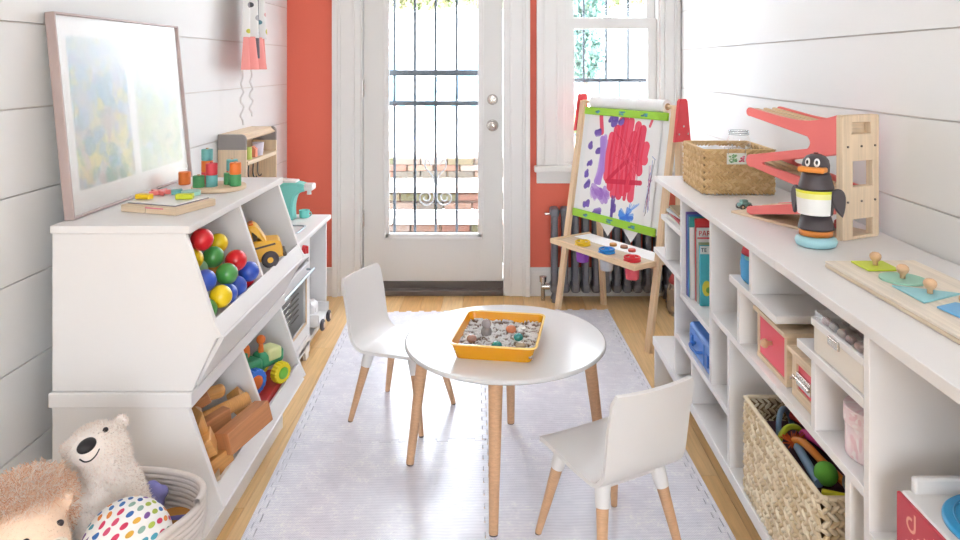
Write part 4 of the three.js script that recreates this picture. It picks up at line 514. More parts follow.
{ // magazines and books: spine towards the room, nearest last
  let d = 2.436; const cover = (txt, bg, fg, extra) => canvasTex(256, 340, (c, w, h) => { c.fillStyle = bg; c.fillRect(0, 0, w, h); extra?.(c, w, h); c.fillStyle = fg; c.font = 'bold 30px sans-serif'; c.fillText(txt, 5, 34); });
  const parM = cover('PAR', '#f2efec', '#c23a40', (c, w, h) => { c.fillStyle = '#d8474c'; c.fillRect(0, 42, w, 7); c.fillStyle = '#cfc8c0'; c.fillRect(0, 66, w, 60); c.fillStyle = '#9fb0b8'; c.fillRect(10, 76, 40, 40); c.fillStyle = '#e6b9b2'; c.fillRect(0, 140, w, 40); }), teM = cover('TE', '#49b4c0', '#22515c', (c, w, h) => { c.fillStyle = '#eef3f1'; c.fillRect(0, 0, w, 46); c.fillStyle = '#e0d64a'; c.beginPath(); c.ellipse(36, 240, 26, 44, 0, 0, 7); c.fill(); c.fillStyle = '#6fae4c'; c.beginPath(); c.arc(48, 250, 17, 0, 7); c.fill(); });
  for (const [label, t, h, col, lean, tex] of [
    ['tall purple book standing first against the cubby upright', 0.012, 0.278, 0x6f5aa8, 0.05], ['tall blue book beside the purple one', 0.014, 0.272, 0x3c77bd, 0.03], ['tall teal book third from the upright', 0.012, 0.268, 0x3fa39a, 0.03], ['thin white magazine fourth in the row of books', 0.006, 0.235, 0xf2f0ec, 0.035], ['grey white magazine with a dark spine', 0.007, 0.238, 0xcdd2d2, 0.035],
    ['red covered book rising behind the magazines', 0.012, 0.268, 0xd93c3f, 0.02], ['pale green thin book among the magazines', 0.006, 0.228, 0xb9cdb4, 0.03], ['white magazine with red PAR lettering on its cover', 0.008, 0.242, 0xf0eeea, 0.03, parM], ['white thin booklet in front of the lettered magazine', 0.005, 0.205, 0xf3f1ee, 0.03], ['olive green thin book near the front of the row', 0.007, 0.198, 0xa3ad82, 0.02], ['teal book with a yellow and green cover, nearest in the row', 0.013, 0.192, 0x3fb3c2, 0.02, teM]]) {
    d -= t + 0.0015; const b = thing('book', label, 'book', [(d > 2.38 ? 0.637 : 0.65) + rr(0, 0.006), 0.5055, -d], 0, 'books in the far cubby'); b.rotation.x = -0.03; const w = Math.min(0.2, h * 0.75), cm = std(col, 0.45);
    part('cover', merge(span(0, w, 0.0, h, -t / 2, -t / 2 + 0.0012), span(0, w, 0.0, h, t / 2 - 0.0012, t / 2), span(0, 0.0014, 0.0, h, -t / 2, t / 2)), cm, b); part('pages', span(0.0014, w - 0.003, 0.002, h - 0.003, -t / 2 + 0.0012, t / 2 - 0.0012), std(0xf1ede4, 0.9), b);
    if (tex) part('cover_print', at(new THREE.PlaneGeometry(w, h), w / 2, h / 2, t / 2 + 0.0003), new THREE.MeshStandardMaterial({ map: tex, roughness: 0.4 }), b); }
  for (const [y, w, l, c, r, label] of [[0.0055, 0.15, 0.2, 0xe6e0d6, 0.05, 'cream picture book lowest in the pile on the end shelf'], [0.0165, 0.14, 0.19, 0xc9525a, -0.06, 'red picture book second in the pile on the end shelf'], [0.0275, 0.15, 0.18, 0xdfe6e6, 0.1, 'pale grey picture book third in the pile on the end shelf'], [0.0385, 0.13, 0.17, 0xb9a37f, -0.05, 'tan picture book on top of the pile on the end shelf']]) { const bk = thing('picture_book', label, 'book', [0.64 + w / 2, 0.7135 + y - 0.0054, -2.6], r, 'pile of picture books by the easel'); part('cover', merge(span(-w / 2, w / 2, 0, 0.0015, -l / 2, l / 2), span(-w / 2, w / 2, 0.009, 0.0105, -l / 2, l / 2), span(-w / 2, -w / 2 + 0.0015, 0, 0.0105, -l / 2, l / 2)), std(c, 0.6), bk); part('pages', span(-w / 2 + 0.0015, w / 2 - 0.003, 0.0015, 0.009, -l / 2 + 0.002, l / 2 - 0.002), std(0xf1ede4, 0.9), bk); }
  const wb = thing('craft_caddy', 'small brown wooden caddy behind the pile of books on the end shelf', 'caddy', [0.83, 0.7135, -2.6]); part('caddy_body', merge(span(-0.0, 0.1, 0, 0.085, -0.1, -0.092), span(0, 0.1, 0, 0.085, 0.092, 0.1), span(0, 0.008, 0, 0.06, -0.1, 0.1), span(0.092, 0.1, 0, 0.06, -0.1, 0.1), span(0, 0.1, 0, 0.008, -0.1, 0.1)), wood(0xa8743f), wb);
}
{ // low basket of toys
  basket('seagrass_basket', 'large cream woven basket of bright toys on the bottom shelf', [0.772, 0.1995, -1.617], 0.28, 0.43, 0.236, wick([0xdcc8a8, 0xe8d6b8, 0xf2e5cb, 0xd6bf9a]), 0.033, 0.0155);
  const T = (name, label, geo, mat, p, r) => single(name, label, 'toy', geo, mat, p, r, 'toys in the seagrass basket');
  const y = 0.372, arc = (r, t, a = Math.PI) => new THREE.TorusGeometry(r, t, 10, 36, a);
  single('cloth_heap', 'dark cloth heap under the toys in the seagrass basket', 'cloth', (() => { const g = new THREE.PlaneGeometry(0.255, 0.405, 26, 40); g.rotateX(-Math.PI / 2); const p = g.attributes.position; for (let i = 0; i < p.count; i++) p.setY(i, 0.02 * pn(p.getX(i) * 22 + 9, p.getZ(i) * 22 + 9, 97, 97)); g.computeVertexNormals(); const low = g.clone(); low.translate(0, -0.1, 0); return merge(g, span(-0.127, 0.127, -0.13, 0.0, -0.202, 0.202)); })(), std(0x5b3a44, 0.9, { side: THREE.DoubleSide }), [0.785, 0.372, -1.617]);
  T('toy_ring', 'blue grey plastic hoop at the far end of the toy basket', arc(0.05, 0.0065, 3.6), std(0x7189a3, 0.5), [0.70, 0.392, -1.745], [-0.3, 0.9, 0]);
  T('toy_ring', 'lime green plastic hoop beside the grey one', arc(0.04, 0.0065, 3.8), std(0xb2c52c, 0.4), [0.69, 0.392, -1.682], [-0.2, 0.4, 0.2]);
  T('toy_ball', 'green fuzzy ball near the front of the toy basket', new THREE.IcosahedronGeometry(0.024, 3), std(0x6fbb45, 0.8), [0.692, 0.42, -1.515]);
  T('toy_clip', 'yellow plastic clip standing at the near corner of the basket', merge(at(rb(0.012, 0.08, 0.014, 0.004), 0, 0.02, 0, 0, 0, -0.1), at(rb(0.075, 0.012, 0.014, 0.004), -0.03, -0.015, 0)), std(0xd9d22a, 0.4), [0.725, 0.422, -1.445], [0, -0.4, 0]);
  T('toy_strip', 'orange curved strip lying along the toy basket', tube([[0, 0, 0.11], [-0.01, 0.016, 0.05], [-0.005, 0.022, -0.02], [0.0, 0.008, -0.06]], 0.0085, 30, 8), std(0xe58a2f, 0.5), [0.70, 0.408, -1.60], [0, 0.25, 0]);
  T('toy_strip', 'magenta fabric strip crossing the middle of the toy basket', tube([[0, 0, 0.12], [0.012, 0.02, 0.04], [0.006, 0.026, -0.04], [0.012, 0.012, -0.08]], 0.011, 30, 8), std(0xd8408c, 0.7), [0.725, 0.402, -1.61], [0, 0.22, 0]);
  T('toy_strip', 'purple fabric strip behind the magenta one', tube([[0, 0, 0.1], [0.008, 0.02, 0.02], [0.01, 0.022, -0.06]], 0.0115, 30, 8), std(0x6c3a88, 0.7), [0.755, 0.40, -1.60], [0, 0.25, 0]);
  T('toy_strip', 'red felt strip at the far end of the toy basket', tube([[0, 0, 0.06], [0.006, 0.016, 0.01], [0.004, 0.012, -0.05]], 0.012, 24, 8), std(0xc9382f, 0.8), [0.738, 0.408, -1.72], [0, 0.3, 0]);
  T('toy_tube', 'slate blue tube lying at the front edge of the toy basket', bar([0, 0, 0.07], [0.01, 0.008, -0.06], 0.0095, 0.0095, 20), std(0x7f9fb8, 0.5), [0.673, 0.405, -1.575]);
  T('toy_tassel', 'orange red shaggy tassel in the toy basket', merge(Array.from({ length: 60 }, () => { const a = rr(0, 6.28), l = rr(0.015, 0.032); return bar([0, 0, 0], [Math.cos(a) * l, rr(-0.005, 0.02), Math.sin(a) * l], 0.0022, 0.0012, 5); })), std(0xd5602a, 0.8), [0.682, 0.41, -1.66]);
  T('toy_cup', 'grey rounded plastic cup at the near end of the toy basket', lathe([[0, 0], [0.018, 0.002], [0.023, 0.035], [0.02, 0.037], [0.016, 0.006], [0, 0.005]], 28), std(0x8d8f93, 0.4), [0.742, 0.405, -1.48], [0.6, 0, 0.5]);
}
{ // toy record player
  const r = thing('toy_record_player', 'white and red toy record player with a blue turntable in the near cubby', 'toy record player', [0.628, 0.4955, -0.967]), wm = std(0xf2efec, 0.35), rm = std(0xc4394a, 0.4);   // front faces -x
  part('case_body', merge(span(0.004, 0.27, 0, 0.118, -0.165, 0.165, 0.006)), wm, r);
  const pr = canvasTex(256, 96, (c, w, h) => { c.fillStyle = '#c03a49'; c.fillRect(0, 0, w, h); c.strokeStyle = '#efb6a0'; c.lineWidth = 4; for (const [x, y] of [[30, 24], [50, 40], [26, 58], [46, 74], [68, 28]]) { c.beginPath(); c.arc(x, y, 8, 0, 5); c.stroke(); c.beginPath(); c.moveTo(x + 8, y); c.lineTo(x + 8, y - 18); c.stroke(); } });
  part('front_plate', span(0, 0.006, 0.002, 0.116, -0.165, 0.165, 0.002), rm, r); part('front_print', at(new THREE.PlaneGeometry(0.326, 0.11), -0.0004, 0.059, 0, 0, -Math.PI / 2), new THREE.MeshStandardMaterial({ map: pr, roughness: 0.4 }), r);
  part('button', at(merge(cyl(0.016, 0.018, 0.012, 28), at(new THREE.TorusGeometry(0.02, 0.004, 10, 32), 0, -0.004, 0, Math.PI / 2)), 0, 0, 0, 0, 0, Math.PI / 2), std(0xe8b62c, 0.35), r, [-0.005, 0.05, -0.045]);
  part('back_ridge', span(0.02, 0.268, 0.11, 0.142, -0.163, -0.15, 0.005), wm, r);
  const tt = part('turntable', lathe([[0, 0.008], [0.084, 0.008], [0.088, 0.004], [0.088, 0], [0, 0]], 64), std(0x2f9ad0, 0.3), r, [0.108, 0.118, -0.058]); for (const q of [0.03, 0.044, 0.058, 0.072]) part('groove_ring', at(new THREE.TorusGeometry(q, 0.0016, 6, 56), 0, 0.0085, 0, Math.PI / 2), std(0x2488bd, 0.3), tt); part('spindle', cyl(0.005, 0.005, 0.02, 16), wm, tt, [0, 0.012, 0]);
  part('tone_arm', merge(bar([0.235, 0.14, 0.05], [0.15, 0.132, -0.01], 0.006, 0.005), at(cyl(0.018, 0.02, 0.03, 24), 0.235, 0.13, 0.06)), rm, r);
}
// ---------------------------------------------------------------- foam puzzle mat
{
  const TILE = 0.64, T = 0.012, mx = -0.041, mat = thing('play_mat', 'grey printed foam puzzle mat of large interlocking tiles under the table', 'play mat', [mx, 0.0005, -2.438], 0.035);
  const q = mulberry(77);
  const tex = dataTex(1024, 1024, (u, v) => {
    const weave = (Math.sin(u * 6.2832 * 96) * Math.sin(v * 6.2832 * 96)) * 0.5 + 0.5, ridge = 0.5 + 0.5 * Math.sin(v * 6.2832 * 48 + 3 * pn(u * 12, v * 12, 12, 12)), blot = pn(u * 9, v * 9, 9, 9) * 0.5 + pn(u * 28, v * 28, 28, 28) * 0.5, fl = pn(u * 90, v * 260, 90, 260), fl2 = pn(u * 300, v * 60, 300, 60);
    let k = 0.955 + 0.10 * (weave - 0.5) + 0.04 * (ridge - 0.5) + 0.06 * (blot - 0.5); const worn = Math.max(0, blot - 0.44) * 3.2; if (fl > 0.76) k += 0.09 * Math.min(1, worn + 0.12); if (fl2 > 0.84) k += 0.07 * Math.min(1, worn); if (fl < 0.12) k -= 0.04;
    return [k * 0.985, k * 0.98, k * 1.015]; }, true, [1 / 0.64, 1 / 0.64]);
  const bmp = dataTex(512, 512, (u, v) => 0.5 + 0.5 * Math.sin(u * 6.2832 * 85) * Math.sin(v * 6.2832 * 85), false, [1 / 0.64, 1 / 0.64]);
  const foam = new THREE.MeshStandardMaterial({ map: tex, bumpMap: bmp, bumpScale: 0.00008, roughness: 0.24 }), side = std(0xb9b4ba, 0.7);
  const N = 20, P = TILE / N, A = 0.008, wave = (i) => (i % 2 ? 1 : -1) * A, g0 = 0.0009;
  // the joint between two tiles is a square wave; both tiles follow it with a hair's breadth between them
  function edge(a, b, off, flip) { const pts = [], ux = (b[0] - a[0]) / TILE, uy = (b[1] - a[1]) / TILE, nx = uy, ny = -ux; for (let i = 0; i < N; i++) { const s = flip ? -wave(N - 1 - i) : wave(i); for (const k of [i, i + 1]) { const t = k * P + (k === i ? 1 : -1) * (i % 2 === (flip ? 0 : 1) ? -0.003 : 0.003) * (k === 0 || k === N ? 0 : 1); pts.push([a[0] + ux * t + nx * (s - g0), a[1] + uy * t + ny * (s - g0)]); } } return pts; }
  const tileG = (cx, cy) => { const h = TILE / 2, c = [[-h, -h], [h, -h], [h, h], [-h, h]]; const pts = [...edge(c[0], c[1], 0, false), ...edge(c[1], c[2], 0, false), ...edge(c[2], c[3], 0, true), ...edge(c[3], c[0], 0, true)]; const g = new THREE.ExtrudeGeometry(shape(pts), { depth: T - 0.002, bevelEnabled: true, bevelThickness: 0.001, bevelSize: 0.001, bevelOffset: -0.001, bevelSegments: 1 }); g.rotateX(-Math.PI / 2); g.translate(0, 0.001, 0); metreUV(g); return shiftUV(g, cx, cy); };
  for (let i = 0; i < 2; i++) for (let j = -2; j < 2; j++) part('mat_tile', tileG(i * 0.31, j * 0.17), foam, mat, [(i - 0.5) * TILE, 0, (j + 0.5) * TILE]);
  // border strips that close the outer teeth
  const strip = (len, flip, ends) => { const n = Math.round(len / TILE), pts = []; for (let k = 0; k < n; k++) for (const p of edge([k * TILE, 0], [(k + 1) * TILE, 0], 0, flip)) pts.push([p[0], p[1] + 2 * g0]); pts.push([len, 0.024], [0, 0.024]); const g = new THREE.ExtrudeGeometry(shape(pts), { depth: T - 0.002, bevelEnabled: true, bevelThickness: 0.001, bevelSize: 0.001, bevelOffset: -0.001, bevelSegments: 1 }); g.rotateX(-Math.PI / 2); g.translate(0, 0.001, 0); return metreUV(g); };
  part('border_strip', strip(4 * TILE, true), foam, mat, [TILE, 0, 2 * TILE], [0, Math.PI / 2, 0]).visible = false; mat.remove(mat.children[mat.children.length - 1]);
  const edgeStrip = (x, s) => { const pts = []; for (let j = 0; j < 4; j++) { const h = TILE / 2, e = s > 0 ? edge([h, -h], [h, h], 0, false) : edge([-h, h], [-h, -h], 0, true); const seg = e.map(([a, b]) => [a + s * 2 * g0, b + (s > 0 ? j : 3 - j) * TILE]); pts.push(...seg); } const out = s > 0 ? [[TILE / 2 + 0.022, 3.5 * TILE], [TILE / 2 + 0.022, -TILE / 2]] : [[-TILE / 2 - 0.022, -TILE / 2], [-TILE / 2 - 0.022, 3.5 * TILE]]; pts.push(...out);
    let area = 0; pts.forEach((p, k) => { const n = pts[(k + 1) % pts.length]; area += p[0] * n[1] - n[0] * p[1]; }); if (area < 0) pts.reverse();
    const g = new THREE.ExtrudeGeometry(shape(pts), { depth: T - 0.002, bevelEnabled: true, bevelThickness: 0.001, bevelSize: 0.0008, bevelOffset: -0.0008, bevelSegments: 1 }); g.rotateX(-Math.PI / 2); g.translate(0, 0.001, 0); return metreUV(g); };
  part('border_strip', edgeStrip(0, 1), foam, mat, [0.5 * TILE, 0, 1.5 * TILE]); part('border_strip', edgeStrip(0, -1), foam, mat, [-0.5 * TILE, 0, 1.5 * TILE]);
}
const FY = 0.0127;   // top of the mat
// ---------------------------------------------------------------- round play table
{
  const c = [0.026, -2.244], t = thing('play_table', 'round white play table with four tapered wooden legs', 'table', [c[0], FY, c[1]]);
  part('table_top', lathe([[0, 0.4185], [0.305, 0.4185], [0.3095, 0.417], [0.311, 0.413], [0.3105, 0.408], [0.305, 0.404], [0, 0.404]], 96), M.tableTop, t);
  part('under_frame', merge(at(rb(0.40, 0.03, 0.03, 0.003), 0, 0.389, 0, 0, 0.1), at(rb(0.03, 0.03, 0.40, 0.003), 0, 0.3889, 0, 0, 0.1)), M.white, t);
  for (const [x, z] of [[-0.034, 0.291], [-0.315, -0.043], [0.024, -0.316], [0.305, 0.019]]) { const r = 0.305 / Math.hypot(x, z), k = 0.255 / 0.305; const l = part('leg', bar([x * r, 0.004, z * r], [x * r * k, 0.405, z * r * k], 0.0125, 0.0205, 28), M.beech, t); part('leg_glide', bar([x * r, 0, z * r], [x * r * 0.9985, 0.0045, z * r * 0.9985], 0.0115, 0.0115, 20), M.charcoal, l); }
}
// ---------------------------------------------------------------- sand tray with glass gems
{
  const TY = FY + 0.419, tr = thing('sand_tray', 'amber plastic tray of pale pebbly play sand on the table', 'tray', [0.008, TY, -2.194], -9 * R), W = 0.25, D = 0.288, h = 0.045;
  const amber = new THREE.MeshPhysicalMaterial({ color: 0xf9b41c, roughness: 0.2, clearcoat: 0.3, transmission: 0.3, thickness: 0 });
  const ring = (w0, d0, w1, d1, y0, y1, r) => { const n = 14, P = (w, d, y) => roundRect(w, d, r).getPoints(n).map((p) => [p.x, y, p.y]); const a = P(w0, d0, y0), b = P(w1, d1, y1), pos = []; for (let i = 0; i < a.length - 1; i++) pos.push(...a[i], ...b[i], ...b[i + 1], ...a[i], ...b[i + 1], ...a[i + 1]); const g = new THREE.BufferGeometry(); g.setAttribute('position', new THREE.Float32BufferAttribute(pos, 3)); g.setAttribute('uv', new THREE.Float32BufferAttribute(new Array(pos.length / 3 * 2).fill(0), 2)); g.computeVertexNormals(); return g; };
  const dbl = amber.clone(); dbl.side = THREE.DoubleSide;
  part('tray_wall', merge(ring(W - 0.03, D - 0.03, W - 0.004, D - 0.004, 0, h, 0.02), ring(W - 0.034, D - 0.034, W - 0.008, D - 0.008, 0.002, h, 0.02)), dbl, tr); part('tray_floor', at(ext(roundRect(W - 0.03, D - 0.03, 0.018), 0.003, 0.0005), 0, 0.0015, 0, -Math.PI / 2), amber, tr);
  part('highlit_tray_rim', at(ext(roundRect(W + 0.008, D + 0.008, 0.026), 0.005, 0.0018, [roundRect(W - 0.008, D - 0.008, 0.02)]), 0, h, 0, -Math.PI / 2), new THREE.MeshPhysicalMaterial({ color: 0xf9d27c, roughness: 0.2, clearcoat: 0.4 }), tr);  // rim colour paled: its reflected highlight is painted in
  const q = mulberry(31), hgt = (x, z) => 0.012 + 0.009 * pn(x * 45 + 20, z * 45 + 20, 97, 97) + 0.006 * pn(x * 130 + 40, z * 130 + 40, 197, 197);
  const sg = new THREE.PlaneGeometry(W - 0.022, D - 0.022, 150, 170); sg.rotateX(-Math.PI / 2); { const p = sg.attributes.position, col = new Float32Array(p.count * 3); for (let i = 0; i < p.count; i++) { const x = p.getX(i), z = p.getZ(i), m = pn(x * 75 + 19, z * 110 + 19, 197, 197) * 0.55 + pn(x * 210 + 63, z * 260 + 63, 497, 497) * 0.45; p.setY(i, hgt(x, z) + (m > 0.47 ? 0.002 : -0.003)); const c = m > 0.47 ? [0.80, 0.79, 0.78] : [0.17, 0.11, 0.07]; const j = 0.85 + q() * 0.3; col.set([c[0] * j, c[1] * j, c[2] * j], i * 3); } sg.setAttribute('color', new THREE.BufferAttribute(col, 3)); sg.computeVertexNormals(); }
  const sand = single('play_sand', 'grey white and brown play sand filling the amber tray', 'sand', sg, new THREE.MeshStandardMaterial({ vertexColors: true, roughness: 0.85 }), [0.008, TY + 0.001, -2.194], [0, -9 * R, 0]); sand.userData.kind = 'stuff';
  const gem = (label, r, col, px, pz, y = 0, flat2 = 0.8) => { const m = new THREE.MeshPhysicalMaterial({ color: col, roughness: 0.05, transmission: 0.5, thickness: 0, ior: 1.45, clearcoat: 0.5 }); const a = -9 * R, wx = 0.008 + px * Math.cos(a) + pz * Math.sin(a), wz = -2.194 - px * Math.sin(a) + pz * Math.cos(a); single('glass_gem', label, 'glass gem', sph(r * 1.18, 28, 20).scale(1, flat2, 1), m, [wx, TY + 0.001 + hgt(px, pz) + r * flat2 * 0.95 + y, wz], null, 'glass gems in the sand tray'); };
  gem('turquoise glass gem near the front edge of the sand tray', 0.0135, 0x3fb9b5, 0.005, 0.088); gem('turquoise glass gem at the right of the sand tray', 0.0125, 0x46b7b3, 0.06, 0.018); gem('orange glass gem in the right half of the sand tray', 0.0135, 0xf0a271, 0.03, -0.035); gem('clear grey glass gem at the bottom of the stacked pair', 0.0145, 0xb5adab, -0.042, -0.005, 0, 1); gem('clear grey glass gem balanced on top of the stacked pair', 0.0125, 0xd3cdcb, -0.042, -0.006, 0.0255, 1); gem('pale pink glass gem at the left of the sand tray', 0.0125, 0xddb6a4, -0.075, 0.06); gem('cream glass gem half buried at the front right of the sand tray', 0.0125, 0xe8dcc4, 0.075, 0.085);
}
// ---------------------------------------------------------------- two small chairs
function playChair(label, p, ry) {   // local +z is the front
  const c = thing('play_chair', label, 'chair', p, ry, 'white play chairs with wooden legs'), w = 0.25, seatY = 0.262, n = 26, prof = [];
  const curve = new THREE.CatmullRomCurve3([[0, seatY - 0.014, 0.158], [0, seatY - 0.003, 0.142], [0, seatY - 0.004, 0.05], [0, seatY - 0.008, -0.05], [0, seatY - 0.003, -0.105], [0, seatY + 0.025, -0.138], [0, seatY + 0.075, -0.152], [0, seatY + 0.14, -0.166], [0, seatY + 0.236, -0.188]].map((v) => new THREE.Vector3(...v)), false, 'centripetal');
  const cols = 16, pts = curve.getSpacedPoints(n), pos = [], idx = [];
  for (let i = 0; i <= n; i++) { const t = i / n, a = curve.getTangentAt(Math.min(t, 0.999)), nx = new THREE.Vector3(0, a.z, -a.y).multiplyScalar(-1); if (nx.y < 0 && i < n / 2) nx.multiplyScalar(-1);
    const endR = (s) => { const k = Math.min(1, s / 0.012); return 0.012 * (1 - Math.sqrt(Math.max(0, 1 - (1 - k) * (1 - k)))); }, len = curve.getLength(), inset = Math.max(endR(t * len), endR((1 - t) * len)), ww = w - 2 * inset;
    for (let j = 0; j <= cols; j++) { const u = j / cols - 0.5, dish = 0.012 * (4 * u * u) * (t > 0.5 ? Math.min(1, (t - 0.5) * 3) : 0.25); pos.push(u * ww, pts[i].y + (t < 0.5 ? dish : 0), pts[i].z + (t >= 0.5 ? dish : 0)); } }
  const row = cols + 1; for (let i = 0; i < n; i++) for (let j = 0; j < cols; j++) { const a = i * row + j; idx.push(a, a + 1, a + row, a + 1, a + row + 1, a + row); }
  const g = new THREE.BufferGeometry(); g.setAttribute('position', new THREE.Float32BufferAttribute(pos, 3)); g.setIndex(idx); g.computeVertexNormals();
  // give the sheet a thickness
  const th = 0.011, N = g.attributes.normal, m = pos.length / 3, P2 = [], I2 = []; for (let k = 0; k < m; k++) P2.push(pos[k * 3], pos[k * 3 + 1], pos[k * 3 + 2]); for (let k = 0; k < m; k++) P2.push(pos[k * 3] - N.getX(k) * th, pos[k * 3 + 1] - N.getY(k) * th, pos[k * 3 + 2] - N.getZ(k) * th);
  for (let k = 0; k < idx.length; k += 3) { I2.push(idx[k], idx[k + 1], idx[k + 2], idx[k] + m, idx[k + 2] + m, idx[k + 1] + m); }
  const loop = []; for (let j = 0; j < cols; j++) loop.push(j); for (let i = 0; i < n; i++) loop.push(i * row + cols); for (let j = cols; j > 0; j--) loop.push(n * row + j); for (let i = n; i > 0; i--) loop.push(i * row);
  for (let k = 0; k < loop.length; k++) { const a = loop[k], b = loop[(k + 1) % loop.length]; I2.push(a, a + m, b, b, a + m, b + m); }
  const shell = new THREE.BufferGeometry(); shell.setAttribute('position', new THREE.Float32BufferAttribute(P2, 3)); shell.setAttribute('uv', new THREE.Float32BufferAttribute(new Array(P2.length / 3 * 2).fill(0), 2)); shell.setIndex(I2);
  part('seat_shell', soften(shell, 0.7), M.chair, c);
  part('under_bracket', merge(at(rb(0.16, 0.018, 0.03, 0.005), 0, seatY - 0.022, 0.085), at(rb(0.16, 0.018, 0.03, 0.005), 0, seatY - 0.022, -0.085), at(rb(0.03, 0.016, 0.17, 0.005), 0, seatY - 0.022, 0)), M.chair, c);
  for (const [sx, sz] of [[-1, 1], [1, 1], [-1, -1], [1, -1]]) { const foot = [sx * 0.128, 0.003, sz * 0.142], top = [sx * 0.085, seatY - 0.018, sz * 0.088], mid = [0, 1, 2].map((k) => foot[k] + (top[k] - foot[k]) * 0.78);
    const l = part('leg', bar(foot, mid, 0.009, 0.0155, 24), M.beech, c); part('leg_socket', bar(mid, top, 0.0175, 0.021, 24), M.chair, l); part('leg_glide', bar([foot[0], 0, foot[2]], foot, 0.0085, 0.0085, 16), M.charcoal, l); }
  return c;
}
playChair('small white moulded chair with wooden legs on the far left of the table', [-0.342, FY, -2.627], 68 * R);
playChair('small white moulded chair with its back to the camera, right of the table', [0.292, FY, -1.885], 208.5 * R);
// ---------------------------------------------------------------- cast iron radiator
{
  const r = thing('radiator', 'dark grey cast iron column radiator under the window', 'radiator', [0.62, 0, -3.918]), n = 12, g = merge([-0.033, 0, 0.033].map((z) => at(rb(0.034, 0.42, 0.026, 0.012, 3), 0, 0.275, z)), at(rb(0.05, 0.05, 0.1, 0.018, 3), 0, 0.482, 0), at(rb(0.05, 0.05, 0.1, 0.018, 3), 0, 0.075, 0));
  for (let i = 0; i < n; i++) part('section', g, M.iron, r, [-0.308 + i * 0.056, 0, 0]);
  for (const x of [-0.308, 0.308]) for (const z of [-0.03, 0.03]) part('foot', lathe([[0, 0.06], [0.012, 0.055], [0.01, 0.03], [0.018, 0.006], [0.018, 0], [0, 0]], 16), M.iron, r, [x, 0, z]);
  part('valve', merge(at(cyl(0.016, 0.016, 0.05, 20), -0.352, 0.075, 0, 0, 0, Math.PI / 2), bar([-0.37, 0, 0], [-0.37, 0.1, 0], 0.011), at(cyl(0.02, 0.018, 0.03, 20), -0.37, 0.115, 0)), M.nickel, r); part('vent_cap', at(cyl(0.008, 0.008, 0.03, 14), -0.345, 0.47, 0, 0, 0, Math.PI / 2), M.nickel, r);
}
